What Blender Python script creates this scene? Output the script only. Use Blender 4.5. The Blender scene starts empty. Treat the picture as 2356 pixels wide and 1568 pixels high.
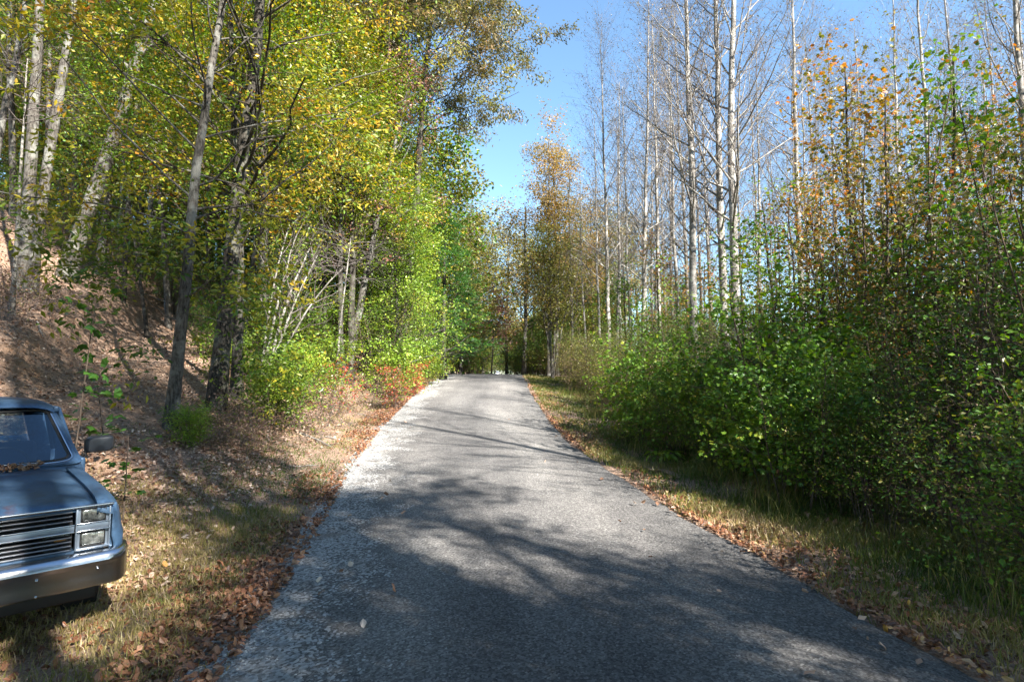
import bpy, bmesh, math
import numpy as np
from mathutils import Vector, Matrix
sc = bpy.context.scene
COL = sc.collection
PI = math.pi
# ------------------------------------------------------------------ camera
EYE = 1.71
F = 1309.0                      # focal length in units of a 2356-px-wide frame (20 mm)
cam = bpy.data.cameras.new('camera'); cam.lens = 20.0; cam.sensor_width = 36.0
cam.clip_end = 3000; cam.clip_start = 0.05
co = bpy.data.objects.new('camera', cam); COL.objects.link(co)
co.location = (0, 0, EYE)
co.rotation_euler = (math.radians(90) + math.atan(94.5 / F), 0, 0)
sc.camera = co
sc.render.resolution_x, sc.render.resolution_y = 1024, 681
sc.view_settings.view_transform = 'Standard'; sc.view_settings.look = 'None'
sc.view_settings.exposure = 2.0; sc.view_settings.gamma = 1.0
cy = sc.cycles
cy.max_bounces = 5; cy.diffuse_bounces = 1; cy.glossy_bounces = 3; cy.transmission_bounces = 5
cy.transparent_max_bounces = 8; cy.caustics_reflective = False; cy.caustics_refractive = False
cy.use_denoising = True; cy.sample_clamp_indirect = 6
try:
    cy.denoiser = 'OPENIMAGEDENOISE'; cy.denoising_input_passes = 'RGB_ALBEDO_NORMAL'
except Exception: pass
# ------------------------------------------------------------------ light
SUN_EL = math.radians(39); SUN_AZ = math.radians(135)      # azimuth clockwise from +Y
sv = Vector((math.sin(SUN_AZ) * math.cos(SUN_EL), math.cos(SUN_AZ) * math.cos(SUN_EL), math.sin(SUN_EL)))
sl = bpy.data.lights.new('sun', 'SUN'); sl.energy = 5.0; sl.angle = math.radians(0.53); sl.color = (1.0, 0.955, 0.88)
so = bpy.data.objects.new('sun', sl); COL.objects.link(so)
so.rotation_euler = sv.to_track_quat('Z', 'Y').to_euler(); so.location = (20, -20, 30)
w = bpy.data.worlds.new('World'); sc.world = w; w.use_nodes = True
nt = w.node_tree; nt.nodes.clear()
sky = nt.nodes.new('ShaderNodeTexSky'); sky.sky_type = 'NISHITA'; sky.sun_disc = False
sky.sun_elevation = SUN_EL; sky.sun_rotation = SUN_AZ
sky.air_density = 1.0; sky.dust_density = 0.05; sky.ozone_density = 1.6; sky.altitude = 300
bg = nt.nodes.new('ShaderNodeBackground'); bg.inputs['Strength'].default_value = 0.072
wo = nt.nodes.new('ShaderNodeOutputWorld')
tintn = nt.nodes.new('ShaderNodeMixRGB'); tintn.blend_type = 'MULTIPLY'; tintn.inputs[0].default_value = 1; tintn.inputs[2].default_value = (1.14, 1.30, 1.30, 1)
nt.links.new(sky.outputs[0], tintn.inputs[1]); nt.links.new(tintn.outputs[0], bg.inputs[0]); nt.links.new(bg.outputs[0], wo.inputs[0])

# ------------------------------------------------------------------ materials
class NM:
    def __init__(s, name):
        s.m = bpy.data.materials.new(name); s.m.use_nodes = True
        s.t = s.m.node_tree; s.t.nodes.clear()
        s.out = s.n('ShaderNodeOutputMaterial')
    def n(s, typ, **kw):
        nd = s.t.nodes.new(typ)
        for k, v in kw.items():
            if k in nd.inputs: nd.inputs[k].default_value = v
            else: setattr(nd, k, v)
        return nd
    def l(s, a, b): s.t.links.new(a, b)
    def coord(s, kind='Object'):
        return s.n('ShaderNodeTexCoord').outputs[kind]
    def noise(s, scale, detail=3, rough=.6, vec=None, out='Fac'):
        nd = s.n('ShaderNodeTexNoise'); nd.inputs['Scale'].default_value = scale
        nd.inputs['Detail'].default_value = detail; nd.inputs['Roughness'].default_value = rough
        if vec is not None: s.l(vec, nd.inputs['Vector'])
        return nd.outputs[out]
    def ramp(s, fac, stops, interp='LINEAR'):
        r = s.n('ShaderNodeValToRGB'); cr = r.color_ramp; cr.interpolation = interp
        while len(cr.elements) < len(stops): cr.elements.new(0.5)
        for e, (p, c) in zip(cr.elements, stops):
            e.position = p; e.color = (*c, 1) if len(c) == 3 else c
        s.l(fac, r.inputs['Fac']); return r.outputs['Color']
    def mix(s, a, b, fac, mode='MIX'):
        m = s.n('ShaderNodeMixRGB'); m.blend_type = mode
        for inp, v in ((m.inputs['Fac'], fac), (m.inputs['Color1'], a), (m.inputs['Color2'], b)):
            if isinstance(v, (int, float)): inp.default_value = v
            elif isinstance(v, tuple): inp.default_value = (*v, 1)
            else: s.l(v, inp)
        return m.outputs['Color']
    def bsdf(s, color, rough=.6, metal=0., spec=.5, bump=None, bstr=.3, bdist=.02, coat=0.):
        b = s.n('ShaderNodeBsdfPrincipled')
        if isinstance(color, tuple): b.inputs['Base Color'].default_value = (*color, 1)
        else: s.l(color, b.inputs['Base Color'])
        if isinstance(rough, (int, float)): b.inputs['Roughness'].default_value = rough
        else: s.l(rough, b.inputs['Roughness'])
        b.inputs['Metallic'].default_value = metal; b.inputs['Specular IOR Level'].default_value = spec
        b.inputs['Coat Weight'].default_value = coat; b.inputs['Coat Roughness'].default_value = .12
        if bump is not None:
            bp = s.n('ShaderNodeBump'); bp.inputs['Strength'].default_value = bstr; bp.inputs['Distance'].default_value = bdist
            s.l(bump, bp.inputs['Height']); s.l(bp.outputs[0], b.inputs['Normal'])
        return b
    def done(s, sh):
        s.l(sh.outputs[0], s.out.inputs['Surface']); return s.m

def leaf_mat(name, stops, trans=.32, rough=.42):
    k = NM(name)
    at = k.n('ShaderNodeAttribute', attribute_name='tint')
    c = k.ramp(at.outputs['Fac'], stops)
    d = k.bsdf(c, rough=rough, spec=.5)
    t = k.n('ShaderNodeBsdfTranslucent')
    hs = k.n('ShaderNodeHueSaturation'); hs.inputs['Saturation'].default_value = 1.1; hs.inputs['Value'].default_value = 1.25
    k.l(c, hs.inputs['Color']); k.l(hs.outputs[0], t.inputs['Color'])
    mx = k.n('ShaderNodeMixShader'); mx.inputs[0].default_value = trans
    k.l(d.outputs[0], mx.inputs[1]); k.l(t.outputs[0], mx.inputs[2])
    return k.done(mx)

def bark_mat(name, c1, c2, scale=6, patch=None, zs=.25):
    k = NM(name)
    mp = k.n('ShaderNodeMapping'); mp.inputs['Scale'].default_value = (1, 1, zs); k.l(k.coord(), mp.inputs['Vector'])
    f = k.noise(scale * 4, 5, .7, mp.outputs[0])
    c = k.ramp(f, [(.36, c1), (.62, c2)])
    if patch:
        g = k.noise(2.2, 4, .65, k.coord())
        c = k.mix(c, patch, k.ramp(g, [(.5, (0, 0, 0)), (.6, (1, 1, 1))]))
    return k.done(k.bsdf(c, rough=.9, spec=.15, bump=f, bstr=.9, bdist=.03))

M = {}
M['bark_grey'] = bark_mat('grey_bark', (.03, .026, .022), (.155, .14, .12), 7, (.21, .205, .18))
M['bark_dark'] = bark_mat('dark_bark', (.016, .013, .011), (.085, .075, .062), 8, (.13, .125, .10))
M['bark_pale'] = bark_mat('pale_bark', (.09, .08, .07), (.36, .33, .29), 5, (.46, .43, .385), .9)
M['twig_pale'] = bark_mat('pale_twig', (.10, .082, .075), (.24, .205, .19), 9)
M['twig_brown'] = bark_mat('brown_twig', (.06, .045, .035), (.17, .13, .10), 9)
L = lambda *a: list(a)
M['lf_gold'] = leaf_mat('golden_leaf', [(0, (.07, .12, .012)), (.25, (.24, .26, .02)), (.5, (.44, .37, .03)), (.75, (.58, .33, .035)), (.92, (.52, .18, .03)), (1, (.6, .40, .16))])
M['lf_yg'] = leaf_mat('yellow_green_leaf', [(0, (.045, .10, .012)), (.4, (.12, .21, .018)), (.72, (.26, .31, .028)), (.92, (.46, .30, .035)), (1, (.5, .22, .07))])
M['lf_lime'] = leaf_mat('lime_leaf', [(0, (.08, .16, .02)), (.4, (.2, .33, .03)), (.8, (.38, .45, .06)), (1, (.5, .42, .08))])
M['lf_green'] = leaf_mat('green_leaf', [(0, (.03, .085, .012)), (.35, (.08, .19, .02)), (.68, (.19, .32, .03)), (.9, (.40, .40, .04)), (1, (.48, .26, .03))])
M['lf_olive'] = leaf_mat('olive_leaf', [(0, (.06, .075, .016)), (.4, (.16, .17, .03)), (.75, (.29, .25, .05)), (1, (.40, .19, .06))])
M['lf_oak'] = leaf_mat('oak_leaf', [(0, (.045, .05, .02)), (.4, (.13, .125, .05)), (.75, (.27, .20, .10)), (1, (.42, .22, .07))])
M['lf_orange'] = leaf_mat('orange_leaf', [(0, (.10, .12, .02)), (.3, (.28, .2, .03)), (.6, (.5, .24, .05)), (.85, (.52, .15, .04)), (1, (.5, .1, .06))])
M['lf_tan'] = leaf_mat('tan_leaf', [(0, (.20, .16, .05)), (.35, (.42, .30, .09)), (.7, (.58, .36, .14)), (1, (.6, .28, .12))])
M['lf_red'] = leaf_mat('red_leaf', [(0, (.16, .10, .03)), (.4, (.40, .10, .05)), (.8, (.55, .07, .05)), (1, (.6, .25, .15))])
M['lf_brown'] = leaf_mat('brown_leaf', [(0, (.09, .05, .03)), (.5, (.25, .15, .10)), (1, (.45, .30, .22))], .25)
M['lf_pink'] = leaf_mat('rusty_pink_leaf', [(0, (.16, .07, .05)), (.5, (.38, .18, .14)), (1, (.55, .33, .27))], .3)
M['lf_pine'] = leaf_mat('pine_needle', [(0, (.02, .08, .016)), (.5, (.07, .20, .03)), (1, (.18, .38, .07))], .2)
M['litter_rust'] = leaf_mat('rusty_fallen_leaf', [(0, (.08, .035, .02)), (.35, (.24, .10, .05)), (.7, (.42, .20, .10)), (.93, (.52, .34, .22)), (1, (.62, .34, .06))], .12)
M['grass'] = leaf_mat('grass_blade', [(0, (.06, .10, .015)), (.3, (.14, .18, .03)), (.5, (.28, .25, .07)), (.8, (.45, .34, .15)), (1, (.55, .42, .26))], .3)
M['litter'] = leaf_mat('fallen_leaf', [(0, (.09, .045, .03)), (.3, (.24, .125, .075)), (.6, (.42, .255, .165)), (.85, (.58, .41, .30)), (.97, (.67, .53, .43)), (1, (.55, .28, .06))], .12)

# ------------------------------------------------------------------ terrain
K = 20 / 23.0
_ry = np.array([-60, -20, 0, 3.9, 4.9, 6.3, 7.9, 10.1, 12.9, 16.9, 24.2, 38.9, 60, 125, 220, 300]) * K
_rx = np.array([7, 3.2, 1.02, .45, .33, .155, -.08, -.44, -.80, -1.16, -1.46, -1.63, -1.7, -2.9, -5.1, -8])
_zy = np.array([-60, 0, 5.5, 7.9, 10.1, 12.9, 16.9, 24.2, 31, 38.9, 44, 55, 75, 112, 150, 219, 400]) * K
_zz = np.array([0, 0, .0, .07, .16, .29, .57, 1.21, 1.75, 2.14, 2.2, 2.15, 2.1, 2.3, 2.75, 3.88, 6])
_yy = np.arange(-60, 340, .25)
_ker = np.hanning(13); _ker /= _ker.sum()
def _sm(a): return np.convolve(np.pad(a, 6, mode='edge'), _ker, 'valid')
_RX = _sm(np.interp(_yy, _ry, _rx)); _RZ = _sm(np.interp(_yy, _zy, _zz))
def rx(y): return np.interp(y, _yy, _RX)
def rz(y): return np.interp(y, _yy, _RZ)
HW = 2.2
def sstep(a, b, x):
    t = np.clip((x - a) / (b - a), 0, 1); return t * t * (3 - 2 * t)
def vnoise(x, y, s, seed=0):
    x = np.asarray(x, float) / s; y = np.asarray(y, float) / s
    xi = np.floor(x).astype(np.int64); yi = np.floor(y).astype(np.int64); xf = x - xi; yf = y - yi
    def h(a, b):
        n = (a * 374761393 + b * 668265263 + seed * 974634777) & 0x7fffffff
        n = ((n ^ (n >> 13)) * 1274126177) & 0x7fffffff
        return ((n ^ (n >> 16)) & 0xffff) / 65535.0
    u = xf * xf * (3 - 2 * xf); v = yf * yf * (3 - 2 * yf)
    return (h(xi, yi) * (1 - u) + h(xi + 1, yi) * u) * (1 - v) + (h(xi, yi + 1) * (1 - u) + h(xi + 1, yi + 1) * u) * v - .5
_trx = np.array([-4.3, -5.2, -7.2, -9.0, -10.6, -12.5, -16]); _try = np.array([5, 7.5, 11, 14.2, 17.4, 22, 30])
def trail_off(x, y): return x - np.interp(y, _try, _trx)       # <0 left of the trail
def H(x, y):
    x = np.asarray(x, float); y = np.asarray(y, float)
    c = rx(y); z0 = rz(y)
    s = (c - HW) - x                                           # distance left of the left edge
    rise = np.where(s > 0, .28 * np.clip(s - .9, 0, None) + .17 * np.clip(s - 8, 0, None), 0)
    rise = rise - .28 * np.clip(s - 45, 0, None)
    f = sstep(3.5, 9.5, y)
    left = rise * f - .2 * sstep(.5, 1.6, s) * (1 - f)
    t = trail_off(x, y)
    left = left + (sstep(1.5, 2.6, -t) * .75 + .35 * sstep(2.4, 3.6, t) * sstep(0, 1.2, s - 1.5)) * sstep(8, 11.5, y) * sstep(34, 26, y)
    r = x - (c + HW)
    right = -.10 * sstep(.3, 1.6, r) - .02 * np.clip(r - 1.5, 0, 14) + .10 * np.clip(r - 25, 0, 120) * sstep(20, 60, y)
    z = z0 + np.where(s > 0, left, np.where(r > 0, right, 0))
    amp = np.clip(np.maximum(s, r) * .6, 0, 1)
    z = z + amp * (vnoise(x, y, 3.1, 1) * .22 + vnoise(x, y, .9, 2) * .07 + vnoise(x, y, 12, 3) * .6 * sstep(2, 12, np.maximum(s, r)))
    inside = (s < 0) & (r < 0)
    return np.where(inside, z0 - .05 * np.clip(np.minimum(-s, -r) * 4, 0, 1), z)
def gz(x, y): return float(H(x, y))

def mesh_from(name, V, faces_list, mats, mi=None, tint=None, smooth=False):
    """faces_list: list of int arrays (n,k)"""
    me = bpy.data.meshes.new(name)
    V = np.asarray(V, np.float32); me.vertices.add(len(V)); me.vertices.foreach_set('co', V.ravel())
    tot = sum(f.size for f in faces_list); nf = sum(len(f) for f in faces_list)
    me.loops.add(tot); me.polygons.add(nf)
    me.loops.foreach_set('vertex_index', np.concatenate([f.ravel() for f in faces_list]).astype(np.int32))
    cnt = np.concatenate([np.full(len(f), f.shape[1]) for f in faces_list])
    st = np.concatenate([[0], np.cumsum(cnt)[:-1]]).astype(np.int32)
    me.polygons.foreach_set('loop_start', st)
    for m in mats: me.materials.append(m)
    if mi is not None: me.polygons.foreach_set('material_index', np.asarray(mi, np.int32))
    if smooth is True: me.polygons.foreach_set('use_smooth', np.ones(nf, bool))
    elif smooth is not False: me.polygons.foreach_set('use_smooth', np.asarray(smooth, bool))
    if tint is not None:
        a = me.attributes.new('tint', 'FLOAT', 'POINT'); a.data.foreach_set('value', np.asarray(tint, np.float32))
    me.update(calc_edges=True); return me

def link(name, me, parent=None):
    o = bpy.data.objects.new(name, me); COL.objects.link(o)
    if parent: o.parent = parent
    return o
def tag(o, label=None, cat=None, group=None, kind=None):
    if label: o['label'] = label
    if cat: o['category'] = cat
    if group: o['group'] = group
    if kind: o['kind'] = kind
    return o
def empty(name, loc, rotz=0, scale=1):
    o = bpy.data.objects.new(name, None); COL.objects.link(o)
    o.empty_display_size = .2
    o.location = loc; o.rotation_euler = (0, 0, rotz); o.scale = (scale,) * 3 if not hasattr(scale, '__len__') else scale
    return o

def grid_faces(nu, nv, off=0):
    a = np.arange(nu * nv).reshape(nu, nv)
    return np.stack([a[:-1, :-1], a[1:, :-1], a[1:, 1:], a[:-1, 1:]], -1).reshape(-1, 4) + off

# ground sheet
gx = np.concatenate([-np.geomspace(400, 22, 26)[:-1], np.arange(-22, 12, .22), np.geomspace(12, 400, 30)])
gy = np.concatenate([-np.geomspace(60, 2, 14)[:-1], np.arange(-2, 34, .24), np.geomspace(34, 900, 60)])
X, Y = np.meshgrid(gx, gy, indexing='ij')
V = np.stack([X, Y, H(X, Y)], -1).reshape(-1, 3)
k = NM('forest_ground')
cc = k.coord()
n1 = k.noise(1.3, 6, .7, cc); n2 = k.noise(18, 4, .7, cc); n3 = k.noise(70, 3, .7, cc)
litc = k.ramp(n2, [(.3, (.12, .065, .04)), (.5, (.30, .185, .12)), (.68, (.50, .35, .25))])
litc = k.mix(litc, k.ramp(n3, [(.35, (.12, .075, .055)), (.65, (.52, .40, .32))]), .5)
soil = k.ramp(n3, [(.3, (.21, .115, .065)), (.7, (.54, .35, .23))])
col = k.mix(litc, soil, k.ramp(n1, [(.5, (0, 0, 0)), (.66, (1, 1, 1))]))
gm = k.done(k.bsdf(col, rough=.95, spec=.1, bump=n2, bstr=.9, bdist=.06))
tag(link('ground', mesh_from('ground', V, [grid_faces(len(gx), len(gy))], [gm], smooth=True)), kind='structure')

# road sheet with ragged edges, and the gravel shoulder
ys = np.concatenate([np.arange(-14, 40, .12), np.geomspace(40, 260, 60)])
def strip(name, l_off, r_off, lift, mat, nx):
    lo = rx(ys) + l_off(ys); ro = rx(ys) + r_off(ys)
    t = np.linspace(0, 1, nx)
    Xs = lo[:, None] * (1 - t) + ro[:, None] * t; Ys = np.repeat(ys[:, None], nx, 1)
    u = (Xs - rx(Ys)) / HW
    Z = rz(Ys) + lift - .05 * u * u + 0 * Xs
    V = np.stack([Xs, Ys, Z], -1).reshape(-1, 3)
    return tag(link(name, mesh_from(name, V, [grid_faces(len(ys), nx)[:, ::-1]], [mat], smooth=True)), kind='structure')
def gravel_col(k, cc):
    vo = k.n('ShaderNodeTexVoronoi'); vo.inputs['Scale'].default_value = 52; k.l(cc, vo.inputs['Vector'])
    gc = k.ramp(vo.outputs['Color'], [(.1, (.13, .125, .12)), (.5, (.36, .35, .335)), (1, (.62, .61, .59))])
    return k.mix(gc, (.20, .15, .11), k.ramp(k.noise(2.5, 4, .6, cc), [(.52, (0, 0, 0)), (.7, (.6, .6, .6))])), vo
k = NM('asphalt')
cc = k.coord()
a1 = k.noise(85, 4, .8, cc); a2 = k.noise(.7, 4, .6, cc)
vo = k.n('ShaderNodeTexVoronoi'); vo.inputs['Scale'].default_value = 68; k.l(cc, vo.inputs['Vector'])
spk = k.ramp(vo.outputs['Color'], [(.1, (.036, .034, .032)), (.45, (.135, .128, .120)), (.8, (.31, .295, .275)), (1, (.54, .52, .48))])
base = k.mix(spk, k.ramp(a1, [(.32, (.045, .043, .040)), (.68, (.33, .315, .295))]), .4)
mp = k.n('ShaderNodeMapping'); mp.inputs['Scale'].default_value = (1.1, .12, 1); k.l(cc, mp.inputs['Vector'])
st = k.noise(1.0, 3, .5, mp.outputs[0])
base = k.mix(base, k.ramp(st, [(.35, (.78, .78, .80)), (.65, (1.2, 1.2, 1.2))]), 1, 'MULTIPLY')
base = k.mix(base, k.ramp(a2, [(.3, (.80, .80, .82)), (.7, (1.15, 1.15, 1.15))]), 1, 'MULTIPLY')
gc, vg = gravel_col(k, cc)
at = k.n('ShaderNodeAttribute', attribute_name='tint')     # metres from the left edge: loose gravel thins out over the asphalt
def math2(op, x, y):
    m = k.n('ShaderNodeMath', operation=op)
    for i_, v_ in enumerate((x, y)):
        if isinstance(v_, (int, float)): m.inputs[i_].default_value = v_
        else: k.l(v_, m.inputs[i_])
    return m.outputs[0]
sep = k.n('ShaderNodeSeparateColor'); k.l(vg.outputs['Color'], sep.inputs[0])
ln = k.noise(1.1, 4, .65, cc)
thr = math2('SUBTRACT', math2('MULTIPLY', math2('ADD', at.outputs['Fac'], math2('MULTIPLY', math2('SUBTRACT', .5, ln), 2.6)), 1.15), sep.outputs[1])
fac = k.ramp(math2('ADD', math2('MULTIPLY', thr, 1.0), .35), [(.33, (1, 1, 1)), (.38, (0, 0, 0))])
trk = k.ramp(math2('DIVIDE', math2('ADD', at.outputs['Fac'], math2('MULTIPLY', ln, .35)), 4.8), [(.12, (.92, .92, .92)), (.26, (1.14, 1.13, 1.12)), (.42, (.90, .90, .91)), (.58, (.90, .90, .91)), (.74, (1.14, 1.13, 1.12)), (.9, (.92, .92, .92))])
base = k.mix(base, trk, 1, 'MULTIPLY')
col = k.mix(base, gc, fac)
am = k.done(k.bsdf(col, rough=.88, spec=.25, bump=a1, bstr=1, bdist=.02))
k = NM('gravel'); cc = k.coord(); gc, vo = gravel_col(k, cc)
gvm = k.done(k.bsdf(gc, rough=.9, spec=.2, bump=vo.outputs['Distance'], bstr=.9, bdist=.02))
def strip(name, l_off, r_off, lift, mat, nx):
    lo = rx(ys) + l_off(ys); ro = rx(ys) + r_off(ys)
    t = np.linspace(0, 1, nx)
    Xs = lo[:, None] * (1 - t) + ro[:, None] * t; Ys = np.repeat(ys[:, None], nx, 1)
    u = (Xs - rx(Ys)) / HW
    Z = rz(Ys) + lift - .05 * u * u + 0 * Xs
    V = np.stack([Xs, Ys, Z], -1).reshape(-1, 3)
    return tag(link(name, mesh_from(name, V, [grid_faces(len(ys), nx)[:, ::-1]], [mat], tint=((u + 1) * HW).ravel(), smooth=True)), kind='structure')
edge_l = lambda y: -HW + .12 + vnoise(y, 0 * y, .9, 11) * .16 + vnoise(y, 0 * y, .3, 12) * .08
strip('gravel_shoulder', lambda y: -HW - .12 + vnoise(y, 0 * y, 1.3, 15) * .34 + vnoise(y, 0 * y, .35, 16) * .16 - .25 * sstep(7, 3.5, y), lambda y: -HW + .9 + 0 * y, .058, gvm, 8)
strip('road', edge_l, lambda y: HW + vnoise(y, 0 * y, 1.1, 17) * .14 + vnoise(y, 0 * y, .3, 18) * .07, .064, am, 22)

# ------------------------------------------------------------------ vegetation kit
LEAF = {
 'diamond': (np.array([[0, 0, 0], [.3, .45, .07], [0, 1, -.05], [-.3, .45, .07]]), [(0, 1, 2), (0, 2, 3)]),
 'long': (np.array([[0, 0, 0], [.2, .4, .05], [.13, .75, .0], [0, 1, -.08], [-.2, .4, .05], [-.13, .75, 0]]), [(0, 1, 2), (0, 2, 3), (0, 3, 5), (0, 5, 4)]),
 'lobed': (np.array([[0, 0, 0], [.42, .12, -.06], [.36, .34, .03], [.58, .58, -.08], [.30, .66, .04], [0, 1.0, -.1],
                     [-.30, .66, .04], [-.58, .58, -.08], [-.36, .34, .03], [-.42, .12, -.06]]),
           [(0, 1, 2), (0, 2, 3), (0, 3, 4), (0, 4, 5), (0, 5, 6), (0, 6, 7), (0, 7, 8), (0, 8, 9)]),
 'needle': (np.array([[0, 0, 0], [.07, .5, .0], [0, 1, -.1], [-.07, .5, .0], [0, .5, .09], [0, .5, -.09]]), [(0, 1, 2), (0, 2, 3), (0, 4, 2), (0, 2, 5)]),
 'litter': (np.array([[0, 0, .1], [.34, .25, -.02], [.22, .75, .12], [0, 1, 0.02], [-.3, .62, .16], [-.26, .3, .0]]), [(0, 1, 2), (0, 2, 3), (0, 3, 4), (0, 4, 5)]),
}
def nrm(a): return a / (np.linalg.norm(a, axis=-1, keepdims=True) + 1e-9)

class Veg:
    def __init__(s, seed=0):
        s.r = np.random.default_rng(seed); s.V = []; s.F = []; s.MI = []; s.T = []; s.S = []; s.n = 0
    def add(s, V, F, mi, T, smooth):
        s.V.append(V); s.F.append(F + s.n); s.MI.append(np.full(len(F), mi)); s.T.append(T); s.S.append(np.full(len(F), smooth)); s.n += len(V)
    def tubes(s, P, R, k=5, mi=0):
        if len(P) == 0: return
        m, n, _ = P.shape
        T = np.empty_like(P); T[:, 1:-1] = P[:, 2:] - P[:, :-2]; T[:, 0] = P[:, 1] - P[:, 0]; T[:, -1] = P[:, -1] - P[:, -2]
        T = nrm(T); ref = np.where(np.abs(T[..., 2:3]) > .9, np.array([1., 0, 0]), np.array([0, 0, 1.]))
        ref = np.repeat(ref[:, :1], n, 1)
        A = nrm(np.cross(ref, T)); B = np.cross(T, A)
        th = np.arange(k) * 2 * PI / k
        ring = A[:, :, None] * np.cos(th)[None, None, :, None] + B[:, :, None] * np.sin(th)[None, None, :, None]
        V = P[:, :, None] + ring * R[:, :, None, None]
        V = V.reshape(-1, 3)
        i = np.arange(m)[:, None, None] * n * k; j = np.arange(n - 1)[None, :, None] * k; q = np.arange(k)[None, None, :]
        q2 = (q + 1) % k
        F = np.stack([i + j + q, i + j + q2, i + j + k + q2, i + j + k + q], -1).reshape(-1, 4)
        s.add(V, F, mi, np.zeros(len(V)), True)
    def grow(s, P, R, kc, t0, t1, Ln, ang, rr=.55, n=5, up=.05, noise=.18, jit=.3, tip=.25, minr=.0025, tt=None):
        r = s.r; m, N, _ = P.shape
        t = t0 + (t1 - t0) * (np.arange(kc)[None, :] + r.random((m, kc))) / kc
        f = t * (N - 1); i = np.clip(f.astype(int), 0, N - 2); w = (f - i)[..., None]; mi = np.arange(m)[:, None]
        p0 = P[mi, i] * (1 - w) + P[mi, i + 1] * w; T = nrm(P[mi, i + 1] - P[mi, i])
        r0 = R[mi, i] * (1 - w[..., 0]) + R[mi, i + 1] * w[..., 0]
        az = np.arange(kc)[None, :] * 2.4 + r.random((m, 1)) * 6.28 + r.normal(0, .5, (m, kc))
        ref = np.where(np.abs(T[..., 2:3]) > .95, np.array([1., 0, 0]), np.array([0, 0, 1.]))
        A = nrm(np.cross(ref, T)); B = np.cross(T, A)
        a = ang(t) if callable(ang) else ang
        a = a + r.normal(0, .14, (m, kc))
        D = T * np.cos(a)[..., None] + (A * np.cos(az)[..., None] + B * np.sin(az)[..., None]) * np.sin(a)[..., None]
        LL = (Ln(t) if callable(Ln) else Ln) * (1 + jit * r.uniform(-1, 1, (m, kc)))
        D = D.reshape(-1, 3); LL = LL.reshape(-1); p = p0.reshape(-1, 3); r0 = r0.reshape(-1)
        out = [p]; u = np.array([0, 0, 1.])
        for j in range(n - 1):
            p = p + D * (LL / (n - 1))[:, None]; out.append(p)
            uu = up(j / (n - 1)) if callable(up) else up
            D = nrm(D + r.normal(0, noise, D.shape) + u * uu)
        P2 = np.stack(out, 1)
        rs = np.maximum(r0 * rr, minr)
        rs = np.minimum(rs, np.maximum(LL * .03, minr))
        R2 = rs[:, None] * np.linspace(1, tip, n)[None, :]
        s.lastt = t.reshape(-1)
        return P2, np.maximum(R2, minr * .6)
    def leaves(s, P, per, size, spread=.1, tmpl='diamond', mi=1, flat=.5, tilt=.5, droop=.25, t0=.25, tint=(0, 1), ctint=.5, tgrad=0):
        if len(P) == 0: return
        r = s.r; m, N, _ = P.shape
        t = t0 + (1 - t0) * r.random((m, per)); f = t * (N - 1); i = np.clip(f.astype(int), 0, N - 2); w = (f - i)[..., None]; ix = np.arange(m)[:, None]
        c = P[ix, i] * (1 - w) + P[ix, i + 1] * w
        off = r.normal(0, spread, c.shape); off[..., 2] *= flat; c = c + off
        D = nrm(P[ix, i + 1] - P[ix, i]) * .5 + nrm(r.normal(0, 1, c.shape) * np.array([1, 1, .45])) * .9; D[..., 2] -= droop
        D = nrm(D.reshape(-1, 3)); c = c.reshape(-1, 3)
        Nn = nrm(np.array([0, 0, 1.]) + r.normal(0, tilt, c.shape)); Sd = nrm(np.cross(D, Nn)); Nn = np.cross(Sd, D)
        sz = size * r.uniform(.6, 1.25, len(c))
        tv, tf = LEAF[tmpl]
        V = c[:, None] + sz[:, None, None] * (tv[None, :, 0:1] * Sd[:, None] + tv[None, :, 1:2] * D[:, None] + tv[None, :, 2:3] * Nn[:, None])
        base = np.arange(len(c))[:, None, None] * len(tv)
        F = (np.array(tf)[None] + base).reshape(-1, 3)
        sn = np.clip(.5 + 1.5 * vnoise(c[:, 0] + 1.7 * c[:, 2], c[:, 1] - 1.3 * c[:, 2], 1.3, 5), 0, 1)
        cl = .45 * np.repeat(r.random((m, 1)), per, 1).reshape(-1) + .55 * sn
        x = cl * ctint + r.random(len(c)) * (1 - ctint)
        if tgrad: x = x + tgrad * (c[:, 2] - c[:, 2].mean()) / (np.ptp(c[:, 2]) + 1e-6)
        x = np.clip(tint[0] + (tint[1] - tint[0]) * x, 0, 1)
        s.add(V.reshape(-1, 3), F, mi, np.repeat(x, len(tv)), False)
    def mesh(s, name, mats):
        V = np.concatenate(s.V); T = np.concatenate(s.T)
        q = [i for i, f in enumerate(s.F) if f.shape[1] == 4]; t3 = [i for i, f in enumerate(s.F) if f.shape[1] == 3]
        o = q + t3; fl = []
        if q: fl.append(np.concatenate([s.F[i] for i in q]))
        if t3: fl.append(np.concatenate([s.F[i] for i in t3]))
        return mesh_from(name, V, fl, mats, np.concatenate([s.MI[i] for i in o]), T, np.concatenate([s.S[i] for i in o]))

def trunk(rng, h, r0, lean=(0, 0), wob=.12, n=14, r1=.25, bend=0, flare=1.5):
    t = np.linspace(0, 1, n)
    w = np.cumsum(rng.normal(0, wob, (n, 2)), 0) * (h / n) * .25; w -= w[:1]
    w *= np.minimum(1, t * 3)[:, None]
    P = np.zeros((1, n, 3)); P[0, :, 0] = lean[0] * (t + bend * t * t) + w[:, 0]; P[0, :, 1] = lean[1] * t + w[:, 1]; P[0, :, 2] = t * h - .15 * (t == 0)
    R = (r0 * (1 - t * (1 - r1)))[None]; R = R * (1 + (flare - 1) * np.exp(-t * h / .35))[None]
    return P, R

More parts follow.
